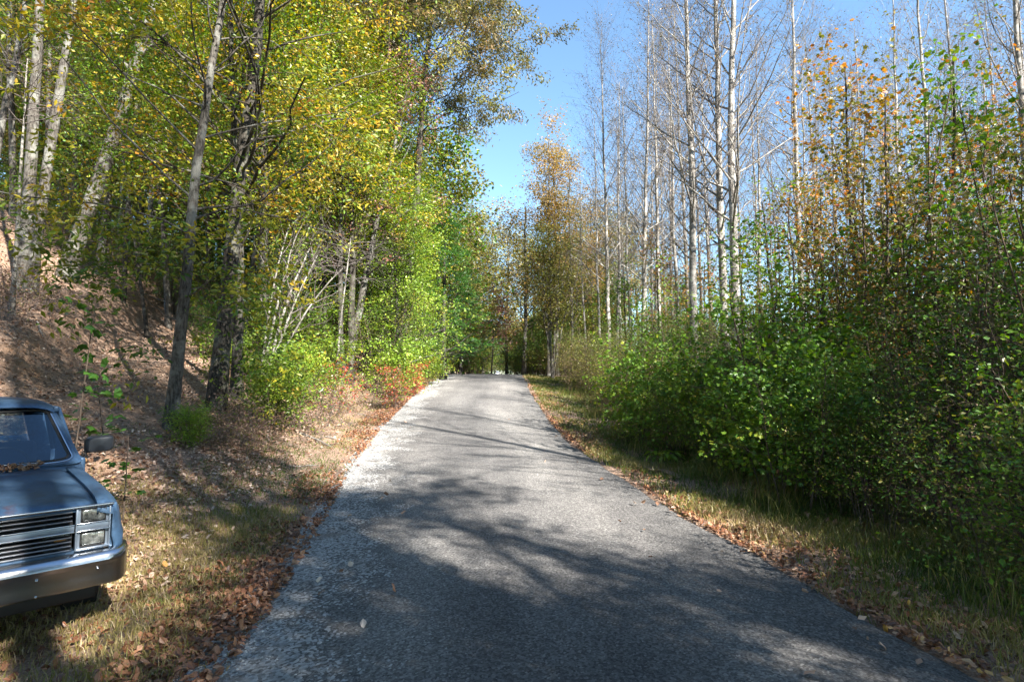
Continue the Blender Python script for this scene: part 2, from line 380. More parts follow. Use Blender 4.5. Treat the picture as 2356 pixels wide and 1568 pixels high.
def deciduous(seed, h=14, r0=.15, lean=(0, 0), first=.3, nl=22, nsub=6, ntw=4, per=9, size=.11, Lmax=3.2, tmpl='diamond',
              bark='bark_grey', twig='twig_brown', leaf='lf_yg', tint=(0, 1), spread=.16, up=.06, ang=1.1, bend=0, prof=None,
              flat=.45, tgrad=0, wob=.12, t1=.98, subL=.42, twL=.55, tilt=.85, droop=.25, ctint=.5, noise=.18, leaf2=None, rr1=.36, low=None, flare=1.4, gap=-.06):
    tr = Veg(seed); P, R = trunk(tr.r, h, r0, lean, wob, bend=bend, flare=flare)
    tr.tubes(P, R, 10, 0)
    prof = prof or (lambda t: Lmax * (1.05 - .75 * ((t - first) / (1 - first))))
    P1, R1 = tr.grow(P, R, nl, first, t1, prof, lambda t: ang - .55 * t, rr1, 7, up, noise, .35)
    if low:
        Pl, Rl = tr.grow(P, R, low[2], low[0], low[1], low[3], 1.35, .12, 7, .02, .15, .4); P1 = np.concatenate([P1, Pl]); R1 = np.concatenate([R1, Rl])
    tr.tubes(P1, R1, 5, 0)
    cr = Veg(seed + 1000)
    P2, R2 = cr.grow(P1, R1, nsub, .25, .98, subL * Lmax, .8, .55, 5, up * .5, .2, .4)
    if gap > -1:
        e = P2[:, 2]; kp = vnoise(e[:, 0] + .9 * e[:, 2], e[:, 1] - 1.1 * e[:, 2], 1.5, seed) > gap; P2, R2 = P2[kp], R2[kp]
    cr.tubes(P2, R2, 4, 0)
    P3, R3 = cr.grow(P2, R2, ntw, .2, 1, twL, .7, .6, 4, 0, .22, .4)
    cr.tubes(P3, R3, 3, 0)
    if leaf2:
        msk = cr.r.random(len(P3)) < .35
        cr.leaves(P3[~msk], per, size, spread, tmpl, 1, flat, tilt, droop, tint=tint, tgrad=tgrad, ctint=ctint)
        cr.leaves(P3[msk], per, size, spread, tmpl, 2, flat, tilt, droop, tint=tint, tgrad=tgrad, ctint=ctint)
    else:
        cr.leaves(P3, per, size, spread, tmpl, 1, flat, tilt, droop, tint=tint, tgrad=tgrad, ctint=ctint)
    mats = [M[twig], M[leaf]] + ([M[leaf2]] if leaf2 else [])
    return (tr.mesh('trunk', [M[bark]]), cr.mesh('crown', mats))

def bare_tree(seed, h=21, r0=.15, lean=(0, 0), first=.22, nl=50, nsub=9, ntw=6, per=1, droop=True, dbl=False, bark='bark_pale', leaf='lf_oak', Lmax=4.0, twig='twig_pale', psize=.085):
    tr = Veg(seed); P, R = trunk(tr.r, h, r0, lean, .09, 18, .12, flare=1.25)
    tr.tubes(P, R, 9, 0)
    prof = lambda t: Lmax * np.clip(1.15 - .85 * ((t - first) / (1 - first)), .2, 1) * np.clip((t - first) * 6 + .45, .3, 1)
    P1, R1 = tr.grow(P, R, nl, first, .985, prof, lambda t: 1.15 - .75 * t, .36, 9, (lambda q: .10 - .17 * q) if droop else .05, .09, .35)
    tr.tubes(P1, R1, 4, 0)
    cr = Veg(seed + 1000)
    P2, R2 = cr.grow(P1, R1, nsub, .15, .98, .30 * Lmax, .62, .5, 5, .03, .14, .45, minr=.004)
    cr.tubes(P2, R2, 3, 0)
    P3, R3 = cr.grow(P2, R2, ntw, .2, 1, .42, .6, .6, 3, .02, .16, .45, minr=.0032)
    cr.tubes(P3, R3, 3, 0)
    idx = cr.r.random(len(P3)) < .6
    cr.leaves(P3[idx], per, psize, .03, 'diamond', 1, 1, .8, .6, ctint=.3)
    return (tr.mesh('trunk', [M[bark]]), cr.mesh('crown', [M[twig], M[leaf]]))

def shrub(seed, h=2.5, stems=6, spreadr=.5, nsub=9, ntw=4, per=7, size=.09, subL=.7, twL=.35, tmpl='lobed', leaf='lf_green', twig='twig_brown',
          tint=(0, 1), r0=.018, out=.35, spread=.08, tgrad=0, t0=.12, flat=.5, leaf2=None, p2=.3, tilt=.8, up=.03, droop=.25):
    v = Veg(seed); r = v.r; n = 8; t = np.linspace(0, 1, n)
    P = np.zeros((stems, n, 3)); az = r.random(stems) * 6.28; b = r.random(stems) * spreadr
    hh = h * r.uniform(.6, 1, stems); o = out * h * r.uniform(.1, 1, stems)
    for q in range(2):
        cs = (np.cos, np.sin)[q](az)
        P[:, :, q] = (cs * b)[:, None] + (cs * o)[:, None] * t[None] ** 1.4 + np.cumsum(r.normal(0, .02 * h, (stems, n)), 1) * .5
    P[:, :, 2] = hh[:, None] * t[None] - .05
    R = r0 * (h / 2.5) * r.uniform(.6, 1.2, stems)[:, None] * np.linspace(1, .25, n)[None]
    v.tubes(P, R, 5, 0)
    c = Veg(seed + 500)
    P2, R2 = c.grow(P, R, nsub, t0, .98, lambda q: subL * (1.1 - .5 * q), .95, .55, 5, up, .2, .4, minr=.002)
    c.tubes(P2, R2, 3, 0)
    P3, R3 = c.grow(P2, R2, ntw, .2, 1, twL, .7, .6, 3, 0, .2, .4, minr=.0015)
    c.tubes(P3, R3, 3, 0)
    if leaf2:
        msk = c.r.random(len(P3)) < p2
        c.leaves(P3[~msk], per, size, spread, tmpl, 1, flat, tilt, droop, tint=tint, tgrad=tgrad); c.leaves(P3[msk], per, size, spread, tmpl, 2, flat, tilt, droop, tint=tint)
    else: c.leaves(P3, per, size, spread, tmpl, 1, flat, tilt, droop, tint=tint, tgrad=tgrad)
    return (v.mesh('stem', [M[twig]]), c.mesh('foliage', [M[twig], M[leaf]] + ([M[leaf2]] if leaf2 else [])))

def conifer(seed, h=10, r0=.14, Lmax=2.4, leaf='lf_pine', nl=60, per=26, first=.12, size=.16, nsub=7):
    tr = Veg(seed); P, R = trunk(tr.r, h, r0, (0, 0), .05, 12, .1)
    tr.tubes(P, R, 8, 0)
    P1, R1 = tr.grow(P, R, nl, first, .99, lambda t: Lmax * np.clip(1.12 - t, .06, 1), 1.35, .3, 6, .07, .08, .25)
    tr.tubes(P1, R1, 4, 0)
    c = Veg(seed + 1000)
    P2, R2 = c.grow(P1, R1, nsub, .25, 1, .55, .75, .5, 4, .04, .12, .4)
    c.tubes(P2, R2, 3, 0)
    c.leaves(P2, per, size, .05, 'needle', 1, .7, .9, -.1, t0=.1)
    return (tr.mesh('trunk', [M['bark_dark']]), c.mesh('crown', [M['twig_brown'], M[leaf]]))

def xat(px, d): return (px - 1178) / F * d
def put(pair, name, label, cat, x, y, rot=0, s=1, group=None, parts=('trunk', 'crown'), dz=0):
    e = empty(name, (x, y, gz(x, y) - .03 + dz), rot, s)
    for pn, me in zip(parts, pair): link(pn, me, e)
    tag(e, label, cat, group); return e
SF = ('stem', 'foliage')
R_ = np.random.default_rng(77)

# ------------------------------------------------------------------ pickup truck
# local axes: front at y=0 facing -y, driver's side +x, ground z=0
k = NM('faded_blue_paint')
cc = k.coord(); n = k.noise(3.2, 5, .65, cc); n2 = k.noise(30, 4, .7, cc)
c = k.ramp(n, [(.3, (.026, .060, .118)), (.5, (.048, .098, .175)), (.75, (.10, .165, .255))])
c = k.mix(c, (.085, .04, .04), k.ramp(k.noise(2.1, 6, .75, cc), [(.57, (0, 0, 0)), (.66, (.8, .8, .8))]))
c = k.mix(c, k.ramp(n2, [(.35, (.8, .8, .8)), (.65, (1.12, 1.12, 1.12))]), 1, 'MULTIPLY')
r = k.ramp(n, [(.3, (.30, .30, .30)), (.7, (.50, .50, .50))])
M['paint'] = k.done(k.bsdf(c, rough=r, metal=.25, spec=.5, bump=n2, bstr=.06, bdist=.004))
def simple(name, col, rough=.5, metal=0, spec=.5, nz=0, sc=20, coat=0):
    k = NM(name); f = k.noise(sc, 4, .6, k.coord())
    c = k.mix(tuple(x * (1 - nz) for x in col), tuple(min(1, x * (1 + nz)) for x in col), f)
    return k.done(k.bsdf(c, rough=rough, metal=metal, spec=spec, bump=f if nz else None, bstr=.08, bdist=.005, coat=coat))
M['chrome'] = simple('chrome', (.44, .455, .485), .24, 1, nz=.1, sc=9)
M['dull_chrome'] = simple('dull_chrome', (.27, .28, .30), .4, 1, nz=.15)
M['silver_paint'] = simple('silver_trim', (.26, .31, .38), .4, .6, nz=.08)
M['black'] = simple('black_plastic', (.012, .012, .014), .55, nz=.3)
M['rubber'] = simple('rubber', (.018, .018, .018), .8, nz=.3)
M['mirror_plastic'] = simple('grey_plastic', (.022, .026, .034), .42, nz=.15)
M['seat_cloth'] = simple('blue_vinyl', (.03, .07, .15), .7, nz=.25)
M['dash'] = simple('blue_dash', (.02, .045, .10), .6, nz=.2)
M['amber'] = simple('amber_lens', (.75, .30, .02), .2, nz=.2, coat=1)
M['gold'] = simple('gold_badge', (.75, .66, .42), .3, .8, nz=.1)
k = NM('lamp_lens'); cc = k.coord('Object')
wv = k.n('ShaderNodeTexWave'); wv.inputs['Scale'].default_value = 28; wv.inputs['Distortion'].default_value = 1.5; k.l(cc, wv.inputs['Vector'])
f = k.noise(18, 3, .6, cc)
M['lens'] = k.done(k.bsdf(k.ramp(f, [(.35, (.07, .075, .07)), (.55, (.30, .31, .29)), (.72, (.75, .76, .72))]), rough=.12, metal=.55, bump=wv.outputs['Fac'], bstr=.5, bdist=.01, coat=1))
k = NM('window_glass')
tb = k.n('ShaderNodeBsdfTransparent'); tb.inputs[0].default_value = (.50, .62, .68, 1)
gb = k.n('ShaderNodeBsdfGlossy'); gb.inputs['Roughness'].default_value = .03; gb.inputs[0].default_value = (.8, .9, 1, 1)
fr = k.n('ShaderNodeFresnel'); fr.inputs[0].default_value = 1.6
ad = k.n('ShaderNodeMath', operation='ADD'); ad.inputs[1].default_value = .03; k.l(fr.outputs[0], ad.inputs[0])
mx = k.n('ShaderNodeMixShader'); k.l(ad.outputs[0], mx.inputs[0]); k.l(tb.outputs[0], mx.inputs[1]); k.l(gb.outputs[0], mx.inputs[2])
M['glass'] = k.done(mx)

TR = empty('pickup_truck', (-3.69, 3.805, -.215), math.radians(46.5))
tag(TR, 'faded blue old pickup truck with chrome bumper parked on the grass', 'truck')
class PB:
    def __init__(s): s.bm = bmesh.new()
    def box(s, c, d, rot=None, bev=0, taper=None):
        mt = Matrix.Translation(c) @ (rot or Matrix()) @ Matrix.Diagonal((*d, 1))
        g = bmesh.ops.create_cube(s.bm, size=1, matrix=mt)
        if bev:
            es = list({e for v in g['verts'] for e in v.link_edges})
            bmesh.ops.bevel(s.bm, geom=es, offset=bev, segments=3, affect='EDGES', profile=.5)
        return s
    def cyl(s, c, r, h, axis='Z', seg=24, r2=None):
        rot = {'Z': Matrix(), 'X': Matrix.Rotation(PI / 2, 4, 'Y'), 'Y': Matrix.Rotation(PI / 2, 4, 'X')}[axis]
        bmesh.ops.create_cone(s.bm, cap_ends=True, segments=seg, radius1=r, radius2=r2 if r2 is not None else r, depth=h, matrix=Matrix.Translation(c) @ rot); return s
    def sph(s, c, r, sc=(1, 1, 1)):
        bmesh.ops.create_uvsphere(s.bm, u_segments=14, v_segments=8, radius=r, matrix=Matrix.Translation(c) @ Matrix.Diagonal((*sc, 1))); return s
    def grid(s, G, flip=False):
        G = np.asarray(G, float); nu, nv, _ = G.shape
        vs = [[s.bm.verts.new(G[i, j]) for j in range(nv)] for i in range(nu)]
        for i in range(nu - 1):
            for j in range(nv - 1):
                f = [vs[i][j], vs[i + 1][j], vs[i + 1][j + 1], vs[i][j + 1]]
                try: s.bm.faces.new(f[::-1] if flip else f)
                except ValueError: pass
        return s
    def tube(s, pts, r, k=8):
        pts = [Vector(p) for p in pts]; rings = []
        for i, p in enumerate(pts):
            t = (pts[min(i + 1, len(pts) - 1)] - pts[max(i - 1, 0)]).normalized()
            a = t.orthogonal().normalized() if i == 0 else (pa - t * pa.dot(t)).normalized()
            pa = a; b = t.cross(a)
            rings.append([s.bm.verts.new(p + a * math.cos(q * 2 * PI / k) * r + b * math.sin(q * 2 * PI / k) * r) for q in range(k)])
        for A, B in zip(rings, rings[1:]):
            for q in range(k): s.bm.faces.new([A[q], A[(q + 1) % k], B[(q + 1) % k], B[q]])
        s.bm.faces.new(rings[0][::-1]); s.bm.faces.new(rings[-1]); return s
    def done(s, name, mat, parent, smooth=True, solid=0, mirror=False, label=None):
        if mirror:
            g = bmesh.ops.duplicate(s.bm, geom=s.bm.verts[:] + s.bm.edges[:] + s.bm.faces[:])
            nv = [e for e in g['geom'] if isinstance(e, bmesh.types.BMVert)]
            for v in nv: v.co.x *= -1
            bmesh.ops.reverse_faces(s.bm, faces=[e for e in g['geom'] if isinstance(e, bmesh.types.BMFace)])
        me = bpy.data.meshes.new(name); s.bm.to_mesh(me); s.bm.free()
        me.materials.append(M[mat])
        if smooth:
            me.polygons.foreach_set('use_smooth', [True] * len(me.polygons))
            try: me.set_sharp_from_angle(angle=math.radians(35))
            except Exception: pass
        o = link(name, me, parent)
        if solid:
            md = o.modifiers.new('solid', 'SOLIDIFY'); md.thickness = solid; md.offset = -1
        if label: o['label'] = label
        return o
def zt(y): return np.interp(y, [-.03, -.012, .02, .07, .2, .5, .9, 1.2, 1.30], [.995, 1.022, 1.045, 1.062, 1.085, 1.115, 1.14, 1.157, 1.16])
# hood
hy = np.array([-.035, -.03, -.012, .02, .07, .14, .3, .5, .7, .9, 1.1, 1.24]); hx = np.linspace(-.795, .795, 33)
G = np.zeros((33, len(hy), 3))
for i, x in enumerate(hx):
    for j, y in enumerate(hy):
        e = abs(x) / .795
        z = zt(y) - .022 * e ** 3 + .012 * math.exp(-((abs(x) - .55) / .07) ** 2) * sstep(.02, .3, y)
        if j == 0: z -= .012
        if e > .99: z -= .02
        G[i, j] = (x * (.99 if y < .02 else 1), y + .035 * e ** 4 * (y < .2), z)
PB().grid(G).done('hood', 'paint', TR, solid=.012)
# fenders: cross-section (dx from hood edge, dz) swept back
sec = [(.803, -.05), (.805, -.024), (.84, -.020), (.885, -.032), (.925, -.062), (.952, -.11), (.966, -.18), (.975, -.24), (.992, -.30), (.99, -.38), (.97, -.47), (.955, -.55)]
fy = [-.025, -.015, .0, .03, .08, .16, .3, .45, .6, .8, 1.0, 1.2, 1.36]
for sgn in (1, -1):
    G = np.zeros((len(sec), len(fy), 3))
    for i, (x, dz) in enumerate(sec):
        for j, y in enumerate(fy):
            tuck = [.085, .055, .035, .018, .006][j] if j < 5 else 0
            x2 = max(.803, x - tuck * (i > 2)); x2 = max(x2, .892) if (j < 5 and i > 3) else x2; zz = zt(y) + dz - (.02 if j == 0 and i < 5 else 0)
            yy = y + .012 * (i > 5) + (.03 if (j < 4 and i > 3 and x2 < .90) else 0) * 0
            if 6 < j < 11 and i > 9: zz = max(zz, .70 + .08 * math.sin((j - 6) / 5 * PI))
            G[i, j] = (sgn * x2, yy, zz)
    PB().grid(G, flip=sgn > 0).done('fender', 'paint', TR, solid=.01)
# cowl with vents, windshield surround, cab
b = PB()
G = np.zeros((25, 5, 3))
for i, x in enumerate(np.linspace(-.93, .93, 25)):
    e = abs(x) / .93
    for j, (y, z) in enumerate([(1.255, 1.10), (1.258, 1.143), (1.30, 1.152), (1.38, 1.168), (1.44, 1.19)]):
        G[i, j] = (x, y - .05 * (1 - e ** 2) * (j > 2), z - .03 * e ** 4)
b.grid(G).done('cowl', 'paint', TR, solid=.01)
WB, WT = 1.20, 1.665
def wpt(u, v):     # windshield surface: u -1..1 across, v 0..1 up; rounded corners applied elsewhere
    hw = .86 * (1 - v) + .705 * v
    return Vector((u * hw, (1.40 + .42 * v) - .075 * (1 - u * u), WB - .012 + .012 * u * u + (WT - WB) * v))
def rr(u, v, ru=.13, rv=.20):  # squircle mapping of unit square to rounded rect
    cx, cz = abs(u), abs(2 * v - 1)
    if cx > 1 - ru and cz > 1 - rv:
        a = (cx - (1 - ru)) / ru; c_ = (cz - (1 - rv)) / rv; m = max(a, c_); l = math.hypot(a, c_)
        if l > 0: a *= m / l; c_ *= m / l
        return math.copysign(1 - ru + a * ru, u), .5 + math.copysign(.5 * (1 - rv + c_ * rv), v - .5)
    return u, v
b = PB(); us = np.linspace(-1, 1, 33); vs_ = np.linspace(0, 1, 17)
b.grid([[wpt(*rr(u, v)) for v in vs_] for u in us]).done('windshield', 'glass', TR)
def loop(s_=1.0, n=120):
    out = []
    for q in range(n):
        t = q / n * 4; i = int(t); f = t - i
        u, v = [(-1 + 2 * f, 0), (1, f), (1 - 2 * f, 1), (-1, 1 - f)][i]
        u, v = rr(u, v); u = u * s_; v = .5 + (v - .5) * (1 + (s_ - 1) * 2.6)
        out.append(wpt(u, v))
    return out
b = PB(); lp = loop(1.012); b.tube(lp + [lp[0]], .009, 6); b.done('windshield_trim', 'chrome', TR)
b = PB(); lp = loop(.985); b.tube([p + Vector((0, .006, 0)) for p in lp + [lp[0]]], .013, 6); b.done('windshield_seal', 'rubber', TR)
# cab shell: rings from windshield outline outward to the cab corners, then roof, sides, back wall
b = PB(); n = 120; inner = loop(1.015); outer = []
for q in range(n):
    t = q / n * 4; i = int(t); f = t - i
    u, v = [(-1 + 2 * f, 0), (1, f), (1 - 2 * f, 1), (-1, 1 - f)][i]
    u, v = rr(u, v, .10, .12)
    p = wpt(u * 1.085, .5 + (v - .5) * 1.16); p.y += .012
    outer.append(p)
G = np.array([[tuple(p) for p in inner + [inner[0]]], [tuple((a * .5 + c_ * .5) + Vector((0, -.012, .003))) for a, c_ in zip(inner + [inner[0]], outer + [outer[0]])], [tuple(p) for p in outer + [outer[0]]]])
b.grid(G)
# roof
rxs = np.linspace(-1, 1, 25); rows = []
for (y, hwid, z, cr) in [(1.775, .755, 1.688, .0), (1.80, .76, 1.712, .012), (1.88, .765, 1.738, .02), (2.1, .77, 1.756, .028), (2.45, .77, 1.757, .03), (2.72, .765, 1.742, .025), (2.80, .75, 1.70, .01)]:
    rows.append([(u * hwid, y - .075 * (1 - u * u) * (y < 1.9), z + cr * (1 - u * u) - .055 * abs(u) ** 9) for u in rxs])
b.grid(rows)
# rear wall around rear window
rw = [(-.76, 1.70), (.76, 1.70)]
b.box((0, 2.83, 1.665), (1.5, .04, .09)); b.box((0, 2.86, .85), (1.78, .04, .76))
for sg in (1, -1):
    b.box((sg * .76, 2.85, 1.43), (.17, .05, .42), Matrix.Rotation(sg * -.22, 4, 'Y'))
    b.box((sg * .775, 2.3, 1.66), (.05, 1.02, .06), Matrix.Rotation(0, 4, 'Y'), .015)
b.done('cab', 'paint', TR)
for sg in (1, -1):
    d = PB(); d.box((sg * .945, 2.12, .86), (.055, 1.32, .70), None, .02); d.box((sg * .955, 2.12, .95), (.05, 1.30, .05), None, .015)
    d.tube([(sg * .90, 1.52, 1.2), (sg * .80, 1.86, 1.66), (sg * .79, 2.6, 1.67), (sg * .89, 2.72, 1.2)], .02)
    d = d.done('door', 'paint', TR)
    PB().box((sg * .985, 2.62, 1.06), (.03, .14, .03), None, .01).done('handle', 'chrome', d)
    PB().grid([[(sg * .90, 1.55, 1.2), (sg * .805, 1.86, 1.64)], [(sg * .90, 2.70, 1.2), (sg * .80, 2.6, 1.65)]]).done('side_window', 'glass', TR)
PB().grid([[(-.70, 2.86, 1.23), (-.62, 2.84, 1.62)], [(.70, 2.86, 1.23), (.62, 2.84, 1.62)]]).done('rear_window', 'glass', TR)
# interior
PB().box((0, 2.45, .78), (1.5, .55, .2), None, .05).box((0, 2.72, 1.05), (1.5, .16, .5), Matrix.Rotation(-.15, 4, 'X'), .05).done('bench_seat', 'seat_cloth', TR)
PB().box((0, 1.60, 1.08), (1.62, .36, .18), None, .05).done('dashboard', 'dash', TR)
s_ = PB(); cpt = Vector((.40, 1.92, 1.14)); rt = Matrix.Rotation(math.radians(-62), 3, 'X')
s_.tube([cpt + rt @ Vector((math.cos(q * PI / 12) * .2, math.sin(q * PI / 12) * .2, 0)) for q in range(25)], .013)
s_.tube([cpt + rt @ Vector((-.2, 0, 0)), cpt + rt @ Vector((.2, 0, 0))], .012); s_.tube([cpt, (.40, 1.66, 1.02)], .025)
s_.done('steering_wheel', 'black', TR)
PB().box((0, 1.86, 1.57), (.24, .025, .06), None, .01).tube([(0, 1.84, 1.60), (0, 1.80, 1.66)], .008).done('rear_view_mirror', 'black', TR)
# front: backing, bezels, lamps, grille
PB().box((0, .11, .84), (1.34, .04, .34)).done('grille_backing', 'black', TR, smooth=False)
g = PB()
g.box((0, -.028, 1.003), (1.80, .03, .018), None, .006)
g.done('grille_top_trim', 'chrome', TR)
g = PB(); g.box((0, -.018, .853), (1.325, .03, .044), None, .004); g.done('center_band', 'silver_paint', TR)
g = PB()
for z in (.878, .828): g.box((0, -.030, z), (1.325, .022, .009), None, .003)
g.bm.free()
for z in (.878, .828): PB().box((0, -.030, z), (1.325, .022, .009), None, .003).done('band_trim', 'chrome', TR)
for z in (.975, .945, .912, .795, .765, .735, .705):
    PB().box((0, -.002, z), (1.30, .045, .0105), Matrix.Rotation(.25, 4, 'X'), .003).done('grille_slat', 'dull_chrome', TR)
for i in range(-3, 4):
    g = PB().box((i * .165, .03, .93), (.007, .05, .10)).done('grille_divider', 'black', TR, smooth=False)
    PB().box((i * .165, .03, .755), (.007, .05, .13)).done('grille_divider', 'black', TR, smooth=False)
# badge: a slanted cross emblem
g = PB(); bmv = g.bm
pts = [(-.085, -.012), (-.040, -.012), (-.043, -.026), (.030, -.026), (.034, -.012), (.078, -.012), (.088, .012), (.042, .012), (.045, .026), (-.028, .026), (-.032, .012), (-.076, .012)]
f = bmv.faces.new([bmv.verts.new((x, -.052, .853 + z)) for x, z in pts]); ex = bmesh.ops.extrude_face_region(bmv, geom=[f])
for v in [e for e in ex['geom'] if isinstance(e, bmesh.types.BMVert)]: v.co.y += .02
g.done('badge', 'gold', TR, smooth=False)
for sg in (1, -1):
    bz = PB(); xc = sg * .777; hw_ = .108
    # outer frame of the bezel as four bars, a middle bar and sloped inner sides
    bz.box((xc, -.012, .991), (.216, .035, .010), None, .003)
    bz.box((xc, -.012, .694), (.216, .040, .018), None, .004)
    bz.box((sg * .676, -.012, .842), (.014, .04, .286), None, .003)
    bz.box((sg * .879, -.004, .842), (.010, .05, .286), None, .003)
    bz.box((xc, -.014, .853), (.19, .035, .046), None, .003)
    bz.box((sg * .691, .0, .842), (.018, .03, .286), Matrix.Rotation(sg * .0, 4, 'Z'))
    bz.box((sg * .866, .012, .842), (.022, .03, .286))
    bzo = bz.done('headlight_bezel', 'silver_paint', TR)
    for z in (.880, .826, .697): PB().box((xc, -.034, z), (.205, .012, .008), None, .003).done('bezel_trim', 'chrome', bzo)
    PB().box((xc, .05, .842), (.20, .03, .29)).done('lamp_pocket', 'black', bzo, smooth=False)
    for z in (.932, .762):
        hl = PB(); hl.box((xc, .002, z), (.146, .05, .094), None, .014); hl = hl.done('headlight', 'lens', TR)
        r_ = PB(); 
        for dz in (-.049, .049): r_.box((xc, -.008, z + dz), (.154, .03, .006), None, .002)
        for dx in (-.075, .075): r_.box((xc + dx, -.008, z), (.006, .03, .098), None, .002)
        r_.done('rim', 'black', hl)
    ts = PB(); ts.box((sg * .575, .035, .752), (.155, .03, .125), None, .01); ts = ts.done('turn_signal', 'lens', TR)
    PB().box((sg * .59, .018, .785), (.07, .012, .03), None, .004).done('amber_lens', 'amber', ts)
PB().box((0, .05, .665), (1.7, .12, .05)).done('valance', 'paint', TR)
for sg in (1, -1): PB().box((sg * .906, .022, .835), (.046, .03, .33), None, .006).done('fender_extension', 'paint', TR)
PB().box((0, .30, .40), (1.78, .04, .26), None, .01).box((0, .18, .33), (1.7, .03, .12), None, .01).done('shade_panel', 'black', TR)  # black panels added to stand for the shade under the bumper, hiding tyres
# bumper: profile swept along a bowed path
prof = [(.075, .668), (.02, .676), (-.045, .674), (-.075, .662), (-.092, .640), (-.098, .612), (-.088, .590), (-.080, .575), (-.084, .50), (-.078, .44), (-.055, .425), (-.02, .418), (-.02, .43)]
path = []
for u in np.linspace(-1, 1, 61):
    x = u * .985; a = abs(u)
    back = .035 * a ** 2 + (.16 * max(0, (a - .90) / .10) ** 2.2); path.append((x + (0 if a < .9 else math.copysign(.035 * math.sin(min(1, (a - .9) / .1) * PI / 2), x)), back))
G = np.array([[(x, -.055 + by + py, pz - (.0 if abs(x) < .9 else .0)) for (py, pz) in prof] for x, by in path])
bmp = PB().grid(G, flip=True).done('bumper', 'chrome', TR, solid=.004)
def bolt(x, y, z, r): PB().sph((x, y, z), r).done('bolt', 'chrome', bmp)
for x in (-.80, -.45, .45, .80):
    a = x / .985; bolt(x, -.055 - .082 + .035 * a * a, .555, .011)
    if abs(x) < .7: bolt(x, -.055 - .080 + .035 * a * a, .445, .009)
for x in (.62, -.62): bolt(x, -.055 - .06 + .035 * .4, .669, .010)
pl = PB(); pl.box((0, -.15, .49), (.32, .012, .155), None, .004); pl = pl.done('license_plate', 'silver_paint', TR)
# wipers, mirrors, leaves heaped on the cowl, antenna stub
for x0, x1 in ((.12, .62), (-.55, -.05)):
    PB().tube([(x0 + .1, 1.30, 1.175), (x0 + .3, 1.30, 1.186), (x1 - .02, 1.325, 1.196)], .0055).tube([(x0, 1.318, 1.205), (x1, 1.335, 1.205)], .006).done('wiper', 'dull_chrome', TR)
for sg in (1, -1):
    m = PB()
    G = []
    for yy, s1 in [(1.535, .60), (1.54, .82), (1.555, .94), (1.60, 1.0), (1.66, 1.0), (1.672, .97)]:
        ring = []
        for q in range(25):
            a = q / 24 * 2 * PI; ca, sa = math.cos(a), math.sin(a)
            pw = .42; ring.append((sg * (1.10 + .115 * s1 * math.copysign(abs(ca) ** pw, ca)), yy, 1.315 + .080 * s1 * math.copysign(abs(sa) ** pw, sa) + .012 * ca))
        G.append(ring)
    G.insert(0, [(sg * 1.10, 1.533, 1.315)] * 25); G.append([(sg * 1.10, 1.672, 1.315)] * 25)
    m.grid(G); mo = m.done('side_mirror', 'mirror_plastic', TR)
    PB().tube([(sg * .95, 1.60, 1.17), (sg * .99, 1.60, 1.20), (sg * 1.0, 1.60, 1.30)], .012).tube([(sg * .95, 1.60, 1.20), (sg * 1.0, 1.6, 1.245)], .008).done('bracket', 'black', mo)
    PB().tube([(sg * .955, .62, 1.0), (sg * .957, .70, 1.0)], .01).done('side_marker', 'amber', TR)
# bed, tailgate, wheels, chassis
b = PB()
for sg in (1, -1): b.box((sg * .93, 4.15, .92), (.10, 2.4, .55), None, .03)
b.box((0, 5.34, .92), (1.8, .06, .52), None, .02); b.box((0, 2.95, .92), (1.8, .05, .52)); b.box((0, 4.15, .68), (1.8, 2.4, .04))
b.done('bed', 'paint', TR)
PB().box((0, 2.7, .45), (.9, 5.0, .12)).box((0, .8, .62), (1.2, .9, .45)).box((0, 1.9, .50), (1.82, 1.8, .08)).done('chassis', 'black', TR, smooth=False)
for sg in (1, -1):
    for y in (.86, 4.2):
        wh = PB().cyl((sg * .83, y, .355), .355, .22, 'X', 36).done('wheel', 'rubber', TR)
        PB().cyl((sg * .92, y, .355), .20, .05, 'X', 30).sph((sg * .94, y, .355), .06).done('rim', 'dull_chrome', wh)
# dead leaves caught between the hood and the windshield: loose things on the truck, one heap
v = Veg(5); P = np.zeros((90, 2, 3)); xs = R_.uniform(-.7, .62, 90); P[:, :, 0] = xs[:, None] + R_.normal(0, .02, (90, 2)); P[:, :, 1] = 1.285 + R_.normal(0, .022, (90, 1)); P[:, :, 2] = 1.178 + R_.random((90, 1)) * .018
v.leaves(P, 3, .055, .012, 'litter', 0, .5, .7, 0, t0=0)
o = link('dead_leaf_heap', v.mesh('dead_leaf_heap', [M['litter']])); o.location = TR.location; o.rotation_euler = TR.rotation_euler
tag(o, 'brown dead leaves heaped along the wipers of the blue truck', 'leaves', kind='stuff')

# small white car far down the road, only its roof above the crest
cy_ = 190; cx_ = xat(1143, 190)
CR = empty('white_car', (cx_, cy_, float(rz(cy_)) + .02), math.radians(2)); tag(CR, 'small white car coming over the crest of the road, mostly hidden', 'car')
M['white'] = simple('white_paint', (.8, .8, .8), .3, nz=.03, coat=.5)
M['dark_glass'] = simple('dark_glass', (.03, .04, .05), .08, nz=.1)
b = PB(); prof = [(-2.15, .35), (-2.2, .6), (-2.05, .78), (-1.0, .95), (-.35, 1.38), (.3, 1.45), (1.2, 1.42), (1.75, 1.1), (2.15, 1.0), (2.2, .5), (2.1, .35)]
b.grid([[(x, y, .30 + (z - .30) * 1.0) for y, z in prof] for x in (-.80, -.70 )] ) if False else None
rows = []
for u in np.linspace(-1, 1, 13):
    rows.append([(u * (.86 - .22 * max(0, (z - .95) / .5)), y + .06 * u * u * (1 if y < 0 else -1), z - .03 * abs(u) ** 6) for y, z in prof])
b.grid(rows)
for e in (0, -1): b.bm.faces.new([b.bm.verts.new(p) for p in (rows[e] if e else rows[e][::-1])])
